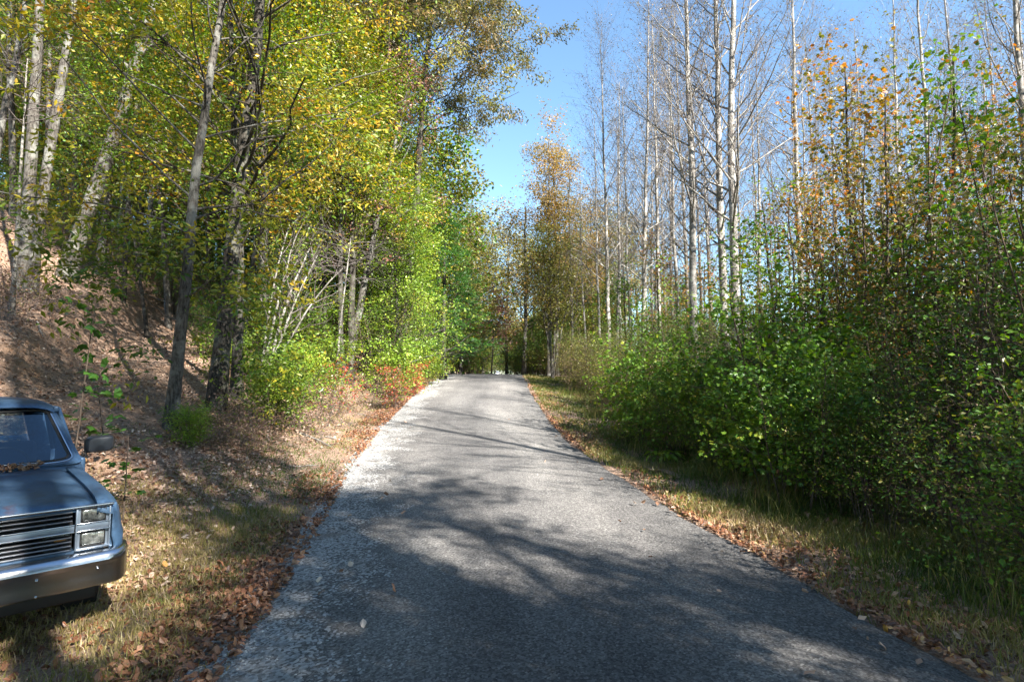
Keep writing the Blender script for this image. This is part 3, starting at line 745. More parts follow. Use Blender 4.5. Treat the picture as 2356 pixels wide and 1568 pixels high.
b.done('body', 'white', CR)
PB().grid([[(x, y - .012, z + .012) for y, z in ((-.93, .995), (-.40, 1.345))] for x in (-.70, 0, .70)]).done('windshield', 'dark_glass', CR)
for sg in (1, -1):
    PB().box((sg * .66, -2.16, .68), (.3, .06, .13), None, .02).done('headlight', 'lens', CR)
    for y in (-1.35, 1.35): PB().cyl((sg * .76, y, .32), .32, .2, 'X', 24).done('wheel', 'rubber', CR)
    PB().box((sg * .94, -.75, 1.0), (.16, .08, .11), None, .02).done('side_mirror', 'white', CR)
# ------------------------------------------------------------------ right side: bare tulip poplars
BV = [bare_tree(201, 23, .165), bare_tree(202, 21, .14, (.5, .3), .25, 42), bare_tree(203, 19, .12, (-.4, 0), .3, 38, 6, 5),
      bare_tree(204, 24, .19, (.6, 0), .2, 44, 8, 5), bare_tree(205, 17, .10, (.3, .3), .3, 36, 6, 5, Lmax=2.6)]
# (px at the base in a 2356-wide frame, distance, variant, scale, rotation, label)
ORD = ['first', 'second', 'third', 'fourth', 'fifth', 'sixth', 'seventh', 'eighth', 'ninth', 'tenth', 'eleventh', 'twelfth', 'thirteenth', 'fourteenth', 'fifteenth', 'sixteenth', 'seventeenth', 'eighteenth', 'nineteenth', 'twentieth', 'twenty-first', 'twenty-second', 'twenty-third', 'twenty-fourth', 'twenty-fifth', 'twenty-sixth', 'twenty-seventh', 'twenty-eighth', 'twenty-ninth', 'thirtieth']
ORD += ['thirty-' + w for w in ORD[:9]] + ['fortieth'] + ['forty-' + w for w in ORD[:9]] + ['fiftieth'] + ['fifty-' + w for w in ORD[:9]] + ['sixtieth'] + ['sixty-' + w for w in ORD[:9]] + ['seventieth'] + ['seventy-' + w for w in ORD[:9]] + ['eightieth']
bare = [(1690, 20.5, 3, 1.0, .4, 'tall thick pale-barked bare tree, right one of the close pair above the thicket'),
        (1668, 21.5, 0, 1.05, 2.0, 'tall pale-barked bare tree, left one of the close pair above the thicket'),
        (1598, 21, 0, .98, 4.0, 'pale mottled bare tree just left of the close pair, standing by the verge')]
for px, d, vi, s_ in [(1402, 27, 1, .82), (1350, 34, 4, .8), (1382, 31, 2, .78), (1478, 25, 1, .88), (1455, 30, 2, .85), (1518, 26, 2, .95), (1550, 34, 0, .8), (1640, 33, 1, .9), (1432, 36, 4, .95), (1500, 40, 1, .9),
                      (1740, 27, 4, 1.0), (1760, 33, 2, 1.0), (1850, 24, 0, .92), (1880, 38, 1, 1.0), (1935, 28, 4, 1.05), (1975, 32, 2, 1.0), (2020, 25, 4, 1.0), (2075, 26, 2, 1.05),
                      (2110, 34, 1, .95), (2165, 20, 2, 1.0), (2215, 28, 4, 1.1), (2260, 22, 1, .9), (2300, 32, 0, .9), (2340, 24, 2, .95), (2400, 19, 4, 1), (2440, 24, 1, 1), (1800, 42, 2, 1), (1700, 44, 1, .95), (2050, 42, 0, .95), (2190, 44, 1, 1)] + [(p_, float(d_), int(v_), .95) for p_, d_, v_ in zip([1420, 1445, 1492, 1508, 1535, 1565, 1590, 1620, 1650, 1715, 1775, 1820, 1865, 1905, 1955, 1995, 2035, 2090, 2130, 2185, 2240, 2280, 2320, 2365], R_.uniform(27, 46, 24), R_.choice([1, 2, 4, 4, 2], 24))]:
    bare.append((px, d, vi, s_, R_.random() * 6.28, None))
free = sorted([b for b in bare if b[5] is None], key=lambda b: b[0])
for i, b in enumerate(free):
    side = 'left' if b[0] < 1660 else 'right'
    q = [x for x in free if (x[0] < 1660) == (side == 'left')]
    j = q.index(b); nm = (ORD[j] + ' from the road') if side == 'left' else (ORD[j] + ' to the right of the close pair')
    lab = ('slim' if b[2] in (2, 4) else 'tall') + ' pale bare tree, ' + nm + (', farther back' if b[1] > 31 else '')
    bare[bare.index(b)] = b[:5] + (lab,)
for px, d, vi, s_, rt, lab in bare:
    put(BV[vi], 'bare_tree', lab, 'tree', xat(px, d), d, rt, (s_, s_, s_), 'pale bare trees in the stand right of the road')

# ------------------------------------------------------------------ right side: leafy saplings of the thicket
SV = {
 'bright': [shrub(304, 2.9, 8, .6, 11, 5, 6, .088, .8, .35, leaf='lf_green', tint=(.3, .98), out=.35, r0=.012), shrub(305, 2.3, 8, .6, 10, 5, 6, .08, .7, .35, leaf='lf_green', leaf2='lf_yg', tint=(.2, .85), out=.4, r0=.011)],
 'green': [shrub(301, 3.2, 8, .5, 12, 5, 6, .068, .8, .35, leaf='lf_green', leaf2='lf_yg', p2=.2, out=.28, r0=.013), shrub(302, 2.8, 9, .6, 12, 5, 8, .048, .75, .35, tmpl='diamond', leaf='lf_green', leaf2='lf_olive', out=.35, r0=.011),
           shrub(303, 2.2, 10, .6, 10, 5, 7, .045, .55, .3, tmpl='diamond', leaf='lf_green', leaf2='lf_olive', p2=.3, out=.35, r0=.009, t0=.2)],
 'mixed': [shrub(311, 4.2, 6, .45, 14, 5, 6, .062, .9, .4, leaf='lf_green', leaf2='lf_yg', p2=.35, out=.2, r0=.014), shrub(312, 4.8, 5, .4, 15, 5, 7, .05, .95, .4, tmpl='diamond', leaf='lf_olive', leaf2='lf_yg', p2=.5, out=.18, r0=.016), shrub(313, 3.6, 7, .5, 13, 5, 6, .05, .85, .4, tmpl='diamond', leaf='lf_green', leaf2='lf_oak', p2=.4, out=.2, r0=.013)],
 'autumn': [shrub(321, 5.4, 5, .4, 16, 6, 4, .06, .85, .4, leaf='lf_orange', leaf2='lf_olive', p2=.6, out=.15, r0=.014, spread=.08), shrub(322, 5.0, 4, .3, 15, 6, 4, .058, .8, .4, leaf='lf_olive', leaf2='lf_orange', p2=.35, out=.15, r0=.015, spread=.08)],
 'brown': [shrub(331, 2.8, 9, .5, 12, 5, 8, .045, .6, .3, tmpl='diamond', leaf='lf_olive', leaf2='lf_yg', out=.25, r0=.008), shrub(332, 2.0, 10, .5, 10, 5, 7, .04, .5, .25, tmpl='diamond', leaf='lf_olive', leaf2='lf_brown', out=.3, r0=.008)],
}
names = {'bright': ('green_sapling', 'bright green broad-leaved sapling'), 'green': ('green_sapling', 'dark green leafy sapling'), 'mixed': ('green_sapling', 'tall yellow-green leafy sapling'), 'autumn': ('autumn_sapling', 'tall thin sapling with sparse orange and yellow leaves'),
         'brown': ('brush', 'fine olive-brown bush')}
spots = []
def clear(x, y, dmin):
    return all((x - a) ** 2 + (y - b) ** 2 > dmin * dmin for a, b, *_ in spots)
def edge_r(y): return float(rx(y)) + HW
def thick0(y): return 1.75 + .5 * float(sstep(14, 18, y)) + .25 * math.sin(y * 1.3)   # where the thicket starts beyond the edge
for _ in range(4000):
    y = 3.6 + 30 * R_.random() ** 1.5; r = thick0(y) + 9.5 * R_.random() ** 1.35
    x = edge_r(y) + r; q = r - thick0(y)
    dm = (.74 if q < 1.2 else .92) * (1 if y < 14 else 1.1)
    if not clear(x, y, dm): continue
    if q < .7: kind = ('green' if R_.random() < .8 else 'brown') if y < 13.5 else 'brown'
    elif y > 13.5 and q < 4.5: kind = R_.choice(['brown', 'brown', 'mixed'])
    elif q < 2.0: kind = R_.choice(['green', 'brown', 'mixed', 'mixed'])
    else: kind = R_.choice(['green', 'mixed', 'mixed', 'autumn', 'autumn'])
    vi = int(R_.integers(len(SV[kind])))
    if 7.5 < y < 14 and q < 2.0 and R_.random() < .7: kind = 'bright'; vi = int(R_.integers(2))
    if q < .3 and kind == 'green' and R_.random() < .6: vi = 2
    s_ = R_.uniform(.62, 1.22)
    if kind == 'autumn' and y < 9: s_ *= .85
    if y > 13 and 1 < q < 6 and kind in ('mixed', 'autumn'): s_ *= .75
    if y < 15 and q > 2.2 and kind in ('mixed', 'autumn'): s_ *= 1.22
    spots.append((x, y, kind, vi, s_, q))
    if len(spots) >= 205: break
cnt = {}
spots.sort(key=lambda a: a[1])
def band(q): return 'at the verge edge' if q < 1.2 else ('just inside the thicket' if q < 3.5 else 'deep in the thicket')
for x, y, kind, vi, s_, q in spots:
    nm, lb = names[kind]; key = (lb, band(q)); cnt[key] = cnt.get(key, 0) + 1
    lab = lb + ' ' + band(q) + ', ' + ORD[cnt[key] - 1] + ' nearest'
    put(SV[kind][vi], nm, lab, 'bush' if kind == 'brown' else 'sapling', x, y, R_.random() * 6.28, s_, 'leafy thicket along the right side of the road', SF)
# named trees over the thicket
ot = deciduous(341, 9.5, .075, (.4, 0), .3, 26, 6, 4, 4, .10, 1.9, 'lobed', 'bark_dark', 'twig_brown', 'lf_orange', spread=.12, leaf2='lf_olive', wob=.2, subL=.45)
put(ot, 'maple_tree', 'slender maple with thin orange leaves standing above the right thicket', 'tree', xat(1990, 13.5), 13.5, 1.0, 1.0)
ot2 = deciduous(342, 8.5, .07, (-.4, 0), .35, 24, 6, 4, 4, .10, 1.7, 'lobed', 'bark_dark', 'twig_brown', 'lf_green', spread=.12, leaf2='lf_yg', wob=.2, subL=.45)
put(ot2, 'maple_tree', 'slender green maple rising above the thicket near the right edge', 'tree', xat(2190, 12), 12, 2.0, 1.0)
put(ot2, 'maple_tree', 'bushy dark green tree in front of the close pair of pale trees', 'tree', xat(1800, 17), 17, .3, (1.1, 1.1, .78))
put(ot, 'maple_tree', 'orange-leaved slender maple at the right between pale trunks', 'tree', xat(2290, 16), 16, 4.0, .95)
put(ot, 'maple_tree', 'reddish slender maple behind the right thicket, left of the orange maple', 'tree', xat(1880, 20), 20, 5.0, .85)
put(ot, 'maple_tree', 'thin orange sapling tree among pale trunks near the road, right side', 'tree', xat(1530, 22), 22, 2.2, .62)
put(ot2, 'maple_tree', 'small green tree among pale trunks left of the close pair', 'tree', xat(1445, 24), 24, 1.2, (.8, .8, .62))
put(ot, 'maple_tree', 'small rusty maple between pale trunks behind the brown brush', 'tree', xat(1620, 26), 26, .5, (.9, .9, .62))

# ------------------------------------------------------------------ far right and centre background
slim = deciduous(351, 13.5, .10, (.2, 0), .22, 46, 7, 4, 12, .12, 2.9, 'diamond', 'bark_grey', 'twig_brown', 'lf_tan', spread=.18, leaf2='lf_orange', up=.2, ang=.85, t1=.995, tint=(.0, .8), gap=-.1)
slim2 = deciduous(352, 11.5, .10, (-.2, 0), .25, 40, 7, 4, 10, .12, 3.0, 'diamond', 'bark_grey', 'twig_brown', 'lf_tan', spread=.2, leaf2='lf_olive', up=.18, ang=.85)
wide = [deciduous(353 + i, 12, .16, (.4, .2), .14, 34, 8, 4, 11, .17, 4.0, gap=-1, tmpl='diamond', bark='bark_grey', twig='twig_brown', leaf=lf, spread=.26, leaf2=l2) for i, (lf, l2) in enumerate([('lf_olive', 'lf_oak'), ('lf_yg', 'lf_olive'), ('lf_oak', 'lf_gold'), ('lf_green', 'lf_olive')])]
pine = conifer(361, 11, .15, 2.7, per=34, nl=70); pine2 = conifer(362, 9, .12, 2.0, nl=50)
put(slim, 'slender_tree', 'tall slender orange-brown tree with a pointed top right of the road crest', 'tree', xat(1262, 37), 37, 0, (1.2, 1.2, 1.16))
put(slim, 'slender_tree', 'second orange-tan slender tree close behind the pointed one', 'tree', xat(1282, 39), 39, 2.4, (1.25, 1.25, 1.12))
put(slim2, 'slender_tree', 'golden narrow tree beside the pointed orange tree, right of the crest', 'tree', xat(1318, 36), 36, 1, (1.1, 1.1, 1.12))
put(slim2, 'slender_tree', 'lower golden-brown tree left of the pointed orange tree at the crest', 'tree', xat(1205, 42), 42, 2.1, (1.7, 1.7, 1.1))
put(slim, 'slender_tree', 'orange slender tree behind the golden narrow tree', 'tree', xat(1365, 42), 42, 3.1, (1.2, 1.2, 1.0))
ms = Veg(371); P = np.zeros((7, 8, 3)); t = np.linspace(0, 1, 8)
for i, dx in enumerate([-1.3, -.9, -.4, .0, .5, 1.0, 1.5]):
    P[i, :, 0] = dx * t ** 1.3 + ms.r.normal(0, .04, 8).cumsum(); P[i, :, 1] = ms.r.normal(0, .3) * t; P[i, :, 2] = 8 * t * (1 - .08 * abs(dx))
Rm = np.full((7, 1), .06) * np.linspace(1, .3, 8)[None]
ms.tubes(P, Rm, 6, 0); mc = Veg(372)
P1, R1 = mc.grow(P, Rm, 13, .3, 1, 1.5, .8, .5, 6, .08); mc.tubes(P1, R1, 4, 0); P2, R2 = mc.grow(P1, R1, 8, .2, 1, .7, .7, .5, 4); mc.tubes(P2, R2, 3, 0)
mc.leaves(P2, 14, .12, .2, 'diamond', 1); clump = (ms.mesh('trunk', [M['bark_grey']]), mc.mesh('crown', [M['twig_brown'], M['lf_olive']]))
put(clump, 'multi_stem_tree', 'fan of thin grey stems growing from one base right of the road crest', 'tree', xat(1272, 31), 31, 0, 1.0)
put(pine, 'white_pine', 'bright green feathery pine left of the road near the crest', 'tree', xat(1020, 28), 28, 0, (1.05, 1.05, .74))
put(pine2, 'white_pine', 'dark green pine behind the bright green pine', 'tree', xat(1060, 39), 39, 1, (1.1, 1.1, .8))
put(pine2, 'white_pine', 'small dark green pine at the roadside beyond the crest, right of the road', 'tree', xat(1225, 47), 47, 2, (.9, .9, .55))
pk = deciduous(381, 5.5, .05, (.3, 0), .3, 18, 6, 4, 8, .14, 1.6, 'diamond', 'bark_dark', 'twig_brown', 'lf_pink', spread=.2)
put(pk, 'dogwood', 'small rusty pink tree over the road crest', 'tree', xat(1130, 40), 40, 0, (1.1, 1.1, 1.0))
bgl = [(1110, 52, 0, .95, 'dull olive tree at the end of the road, left of centre'), (1165, 55, 2, .98, 'brownish oak at the end of the road above the white car'), (1085, 60, 1, 1.0, 'yellow-green tree behind the pines at the crest'),
       (1225, 58, 1, .92, 'mottled green tree behind the pointed orange tree'), (1040, 48, 0, 1.0, 'olive tree rising behind the dark pine'), (1300, 60, 3, .95, 'deep green tree behind the golden narrow tree'),
       (1405, 56, 0, 1.05, 'grey-olive tree behind the stand of pale trees, nearest the road'), (1475, 60, 2, 1.12, 'grey-brown broad tree behind the slim pale trees'), (1350, 66, 2, 1.1, 'brown distant oak between golden and pale trees'),
       (1540, 64, 1, .8, 'low yellow-green tree behind the pale stand, left of the close pair'), (990, 56, 3, 1.1, 'dark green tree far behind the lime tree')]
for px, d, vi, s_, lab in bgl:
    put(wide[vi], 'broadleaf_tree', lab, 'tree', xat(px, d), d, R_.random() * 6, (s_ * 1.2, s_ * 1.2, s_ * 1.25), 'broadleaf trees closing the view behind the crest', dz=-1.0)
fw = deciduous(391, 9, .10, (.3, 0), .06, 34, 6, 4, 12, .18, 2.8, gap=-1, tmpl='diamond', bark='bark_dark', twig='twig_brown', leaf='lf_olive', spread=.3, leaf2='lf_green')
fw2 = deciduous(392, 8, .09, (.3, 0), .06, 32, 6, 4, 9, .15, 2.4, 'diamond', 'bark_grey', 'twig_brown', 'lf_orange', spread=.3, leaf2='lf_olive')
n_ = 0
fs = []
for i in range(62):
    d = R_.uniform(36, 80); px = R_.uniform(1180, 2500) if i < 52 else R_.uniform(1080, 1330); fs.append((px, d, i))
for px, d, i in sorted(fs):
    x = xat(px, d)
    if abs(x - float(rx(d))) < 3.4: continue
    n_ += 1; u = R_.random()
    s_ = R_.uniform(.6, .95) * (1.0 if px < 1550 else .78)
    put(fw if u < .6 else fw2, 'understory_tree', ('dark olive' if u < .6 else 'rusty orange') + ' low tree far behind the pale trunks, ' + ORD[n_ - 1] + ' from the left', 'tree', x, d, R_.random() * 6, s_, 'low trees in the far woods right of the road')

ends = [(px, d) for px, d in zip([1050, 1085, 1112, 1150, 1176, 1212, 1245, 1280, 1315, 1068, 1100, 1132, 1166, 1200, 1232, 1265], [104, 112, 215, 225, 218, 120, 106, 112, 104, 128, 230, 222, 236, 212, 131, 127])] + [(1040, 58), (1068, 66), (1095, 74), (1218, 62), (1236, 72), (1252, 52), (1270, 64), (1290, 50), (1205, 84), (1102, 88), (1080, 50)]
for i, (px, d) in enumerate(sorted(ends)):
    put(fw, 'understory_tree', 'dark tree at the far end of the road past the crest, ' + ORD[i] + ' from the left', 'tree', xat(px, d), d, R_.random() * 6, (2.4, 2.4, 2.0) if d > 200 else (1.5, 1.5, 1.25) if d > 90 else (.9, .9, .62), 'dark trees at the far end of the road', dz=-.3)
UF = shrub(456, 3.6, 8, .8, 12, 6, 10, .075, 1.0, .45, tmpl='diamond', leaf='lf_green', leaf2='lf_olive', out=.35, spread=.12, p2=.4)
for i, (px, d) in enumerate([(1062, 43), (1080, 50), (1092, 60), (1098, 76), (1182, 78), (1192, 62), (1205, 52), (1222, 44), (1240, 49), (1258, 41)]):
    put(UF, 'distant_bush', 'dark green bush beside the road just past the crest, ' + ORD[i] + ' from the left', 'bush', xat(px, d), d, i * 1.7, (1.2, 1.2, 1.1), 'dark bushes beside the road past the crest', SF)
for i, px in enumerate([1075, 1095, 1115, 1133, 1152, 1170, 1188, 1206, 1225]):
    d = 208 + 5 * (i % 3); put(UF, 'distant_bush', 'dark bush closing the gap behind the far white car, ' + ORD[i] + ' from the left', 'bush', xat(px, d), d, i * 1.3, (4.2, 4.2, 3.4), 'dark bushes behind the far white car', SF)
# ------------------------------------------------------------------ left side
oak = deciduous(401, 19, .22, (1.2, .2), .57, 36, 9, 7, 32, .15, 6.0, 'long', 'bark_dark', 'twig_brown', 'lf_oak', spread=.2, leaf2='lf_olive', t1=.99, subL=.28, droop=.6, rr1=.3, gap=-.14, prof=lambda t: 6.4 * (1.0 - .55 * np.clip((t - .7) / .3, 0, 1)), ang=1.35, up=.03)
gold1 = deciduous(402, 13, .115, (1.0, .4), .26, 34, 8, 5, 16, .125, 3.2, 'long', 'bark_grey', 'twig_brown', 'lf_gold', spread=.15, flat=.3, ang=1.35, up=.02, ctint=.85, tgrad=.5, gap=.0, rr1=.3, low=(.15, .22, 6, 1.1), flare=1.25, leaf2='lf_yg')
gold2 = deciduous(403, 16, .20, (.9, .3), .27, 38, 9, 5, 16, .125, 4.2, 'long', 'bark_dark', 'twig_brown', 'lf_gold', spread=.18, flat=.3, ang=1.3, up=.02, leaf2='lf_yg', gap=.0, ctint=.85, tgrad=.4, rr1=.3, flare=1.25)
lime = deciduous(404, 11, .12, (.5, 0), .08, 38, 8, 5, 13, .12, 3.0, 'diamond', 'bark_dark', 'twig_brown', 'lf_lime', spread=.18, leaf2='lf_yg')
yg = deciduous(405, 14, .15, (.5, .2), .3, 42, 8, 5, 15, .12, 3.5, 'diamond', 'bark_dark', 'twig_brown', 'lf_yg', spread=.2, leaf2='lf_gold', up=.04)
yg2 = deciduous(406, 13, .13, (-.4, .2), .32, 36, 8, 5, 14, .12, 3.2, 'diamond', 'bark_dark', 'twig_brown', 'lf_olive', spread=.2, leaf2='lf_yg', up=.04)
hill = [deciduous(411 + i, 16, .14, (R_.normal(0, .8), 0), .38, 32, 7, 5, 13, .15, 3.6, 'diamond', b, 'twig_brown', lf, spread=.28, leaf2=l2, flare=1.2, up=.04, gap=-.2) for i, (b, lf, l2) in enumerate([('bark_grey', 'lf_yg', 'lf_olive'), ('bark_grey', 'lf_olive', 'lf_green'), ('bark_dark', 'lf_green', 'lf_yg'), ('bark_pale', 'lf_olive', 'lf_gold')])]
put(gold1, 'hickory_tree', 'golden-leaved hickory with a slim grey trunk leaning right at the foot of the trail', 'tree', xat(396, 10.4), 10.4, 0, 1.0)
put(gold2, 'hickory_tree', 'thick dark-trunked hickory behind and right of the slim leaning one', 'tree', xat(500, 13), 13, 0, 1.0)
put(yg, 'maple_tree', 'dark slim trunk with yellow-green leaves right of the thick hickory', 'tree', xat(548, 14.2), 14.2, 2.5, (.9, .9, .85))
put(yg2, 'maple_tree', 'left of two close dark trunks on the roadside bank', 'tree', xat(786, 19.5), 19.5, 0, (.8, .8, .9))
put(yg, 'maple_tree', 'right of two close dark trunks on the roadside bank', 'tree', xat(806, 20), 20, 1.5, (.95, .95, .85))
lean_t = deciduous(421, 12, .17, (2.3, .3), .3, 26, 7, 5, 10, .13, 3.2, 'diamond', 'bark_grey', 'twig_brown', 'lf_yg', spread=.2, leaf2='lf_pink')
put(lean_t, 'maple_tree', 'grey trunk leaning right over the bank beside the two dark trunks', 'tree', xat(795, 21), 21, 0, .92)
put(lime, 'maple_tree', 'lime green tree leaning over the left side of the road', 'tree', xat(882, 24.5), 24.5, 0, (.92, .92, .82))
put(lime, 'maple_tree', 'smaller lime green tree hiding the foot of the big overhanging oak', 'tree', xat(922, 22), 22, 3.0, (.85, .85, .72))
put(lime, 'maple_tree', 'tall yellow-green tree behind the lime green one', 'tree', xat(905, 29), 29, 2, (1.1, 1.1, 1.2))
put(yg, 'maple_tree', 'round yellow-green tree between the oak and the lime green tree', 'tree', xat(880, 27), 27, 2, (1.05, 1.05, 1.02))
put(oak, 'oak_tree', 'big brownish-leaved oak reaching over the road against the sky', 'tree', xat(918, 24), 24, 0, (1.0, 1.0, 1.0))
put(oak, 'oak_tree', 'brown-leaved oak filling the sky just left of the big overhanging oak', 'tree', xat(850, 26), 26, 2.0, (.95, .95, 1.05))
put(oak, 'oak_tree', 'second big oak, up the bank behind the yellow-green trees', 'tree', xat(640, 27), 27, 2.4, (.9, .9, 1.05))
put(yg, 'maple_tree', 'dense yellow-green tree filling the top between hickories and oak', 'tree', xat(740, 22), 22, 4, (1.2, 1.2, 1.35))
put(yg, 'maple_tree', 'tall yellow-green crown at the top of the photo left of the oak', 'tree', xat(600, 18), 18, 2, (1.1, 1.1, 1.1))
put(yg2, 'maple_tree', 'olive-green tree on the bank just in front of the oak', 'tree', xat(850, 26), 26, 1, (1.1, 1.1, 1.2))
put(yg2, 'maple_tree', 'olive tree behind the pale multi-stemmed tree', 'tree', xat(660, 21), 21, 5, (1, 1, 1.1))
# pale fanning stems
ms = Veg(431); P = np.zeros((5, 9, 3)); t = np.linspace(0, 1, 9)
for i, (bx, dx) in enumerate([(-.25, .7), (-.1, 1.1), (0, .9), (.12, 1.3), (.05, 2.0)]):
    P[i, :, 0] = bx + dx * t ** 1.5 + ms.r.normal(0, .03, 9).cumsum(); P[i, :, 1] = ms.r.normal(0, .3) * t; P[i, :, 2] = (4.8 - .3 * i) * t
Rm = np.array([.045, .05, .055, .045, .04])[:, None] * np.linspace(1, .35, 9)[None]
ms.tubes(P, Rm, 6, 0); mc = Veg(432)
P1, R1 = mc.grow(P, Rm, 9, .35, 1, 1.3, .6, .6, 7, .03, .1); mc.tubes(P1, R1, 4, 0); P2, R2 = mc.grow(P1, R1, 6, .2, 1, .6, .6, .6, 4); mc.tubes(P2, R2, 3, 0)
mc.leaves(P2, 3, .10, .15, 'diamond', 1); pale = (ms.mesh('trunk', [M['bark_pale']]), mc.mesh('crown', [M['twig_pale'], M['lf_yg']]))
put(pale, 'multi_stem_tree', 'pale thin stems fanning up right of the thick hickory', 'tree', xat(612, 15.5), 15.5, 0, .95)
# dead bare tangle
dc = Veg(433); Pd, Rd = trunk(dc.r, 6, .05, (.4, 0), .1, 10, .3); dt = Veg(434); dt.tubes(Pd, Rd, 6, 0)
P1, R1 = dc.grow(Pd, Rd, 26, .72, 1, 1.5, 1.3, .6, 8, -.03, .16); dc.tubes(P1, R1, 4, 0); P2, R2 = dc.grow(P1, R1, 7, .2, 1, .7, .7, .6, 5, -.02, .2); dc.tubes(P2, R2, 3, 0)
deadt = (dt.mesh('trunk', [M['bark_pale']]), dc.mesh('crown', [M['twig_pale']]))
put(deadt, 'dead_tree', 'leafless dead tree with a pale tangle of twigs above the two dark trunks', 'tree', xat(770, 17), 17, 0, (1, 1, .82))
put(deadt, 'dead_tree', 'leafless grey twiggy tree at the far left beside the big pale trunks', 'tree', xat(20, 13), 13, 2.2, (1, 1, 1.05))
us = [(540, 25), (590, 27), (640, 26), (690, 29), (740, 27), (790, 28), (840, 30), (880, 33), (460, 36), (520, 38), (580, 36), (650, 40), (720, 38), (790, 40), (860, 42), (920, 38), (960, 44), (1000, 40), (380, 40), (210, 44), (20, 44), (60, 50), (170, 52), (290, 52), (410, 54), (540, 54), (680, 55), (820, 55), (940, 55)]
for i, (px, d) in enumerate(sorted(us)):
    put(UF, 'understory_bush', 'shaded green bush deep in the left woods, ' + ORD[i] + ' from the left', 'bush', xat(px, d), d, R_.random() * 6.28, (1.6, 1.6, 1.25) if d > 33 else (1.25, 1.25, 1.0), 'shaded bushes deep in the left woods', SF)
# big pair and leaning trunk on the hillside
bp1 = deciduous(441, 17, .17, (-.1, 0), .5, 22, 6, 4, 9, .13, 3.5, 'diamond', 'bark_grey', 'twig_pale', 'lf_green', spread=.2, leaf2='lf_yg', wob=.05)
bp2 = deciduous(442, 17, .155, (1.3, 0), .5, 22, 6, 4, 9, .13, 3.5, 'diamond', 'bark_grey', 'twig_pale', 'lf_green', spread=.2, leaf2='lf_olive', wob=.06)
bp3 = deciduous(443, 16, .27, (4.4, 0), .42, 26, 7, 4, 9, .13, 3.5, 'diamond', 'bark_grey', 'twig_pale', 'lf_green', spread=.2, leaf2='lf_yg', wob=.16)
put(bp1, 'hardwood_tree', 'tall straight pale trunk at the far left, left of the forked pair', 'tree', xat(42, 15.5), 15.5, 0, 1)
put(bp2, 'hardwood_tree', 'pale trunk leaning right from the same foot as the far-left straight one', 'tree', xat(58, 15.6), 15.6, 0, 1)
put(bp3, 'hardwood_tree', 'very thick mottled trunk leaning right above the cut bank of the trail', 'tree', xat(140, 19), 19, 0, 1)
thin = deciduous(444, 9, .06, (-1.6, 0), .5, 12, 4, 3, 6, .12, 2.0, 'diamond', 'bark_dark', 'twig_brown', 'lf_green', spread=.2, wob=.05)
put(thin, 'slim_tree', 'thin dark trunk leaning left on the dark mound above the trail', 'tree', xat(338, 19), 19, 0, 1)
hs = [(215, 22, 0, 1), (235, 26, 3, .9), (310, 25, 2, 1), (330, 30, 3, 1), (385, 22, 1, .85), (430, 28, 0, 1), (470, 24, 2, .9), (10, 24, 1, 1), (90, 30, 0, 1), (150, 34, 2, 1.1), (260, 36, 3, 1.1), (350, 40, 0, 1.1), (560, 24, 0, 1), (600, 31, 1, 1), (690, 30, 3, .9), (-60, 20, 1, 1), (-120, 27, 2, 1),
      (30, 38, 3, 1), (190, 44, 0, 1.2), (420, 42, 1, 1.2), (520, 38, 2, 1.1), (620, 42, 3, 1.2), (720, 38, 0, 1.1), (800, 36, 1, 1.1), (870, 40, 2, 1.1), (100, 52, 1, 1.2), (300, 54, 2, 1.2), (480, 52, 3, 1.2), (-40, 46, 0, 1.2), (760, 50, 2, 1.2), (930, 46, 0, 1.1), (-200, 34, 0, 1.1), (660, 55, 1, 1.2), (275, 20.5, 2, .7), (505, 19, 1, .7)] + [(p_, 33 + (k_ * 7) % 29, 4, 1.35 + .15 * (k_ % 3)) for k_, p_ in enumerate(range(-150, 1010, 46))]
hs.sort(); hill.append(fw)
for i, (px, d, vi, s_) in enumerate(hs):
    lab = ['grey-trunked yellow-green', 'grey-trunked olive', 'dark-trunked green', 'pale-trunked olive', 'low-crowned dark'][vi] + ' tree in the hillside woods, ' + ORD[i] + ' from the left'
    put(hill[vi], 'woodland_tree', lab, 'tree', xat(px, d), d, R_.random() * 6.28, (s_, s_, s_), 'trees of the hillside woods left of the road')
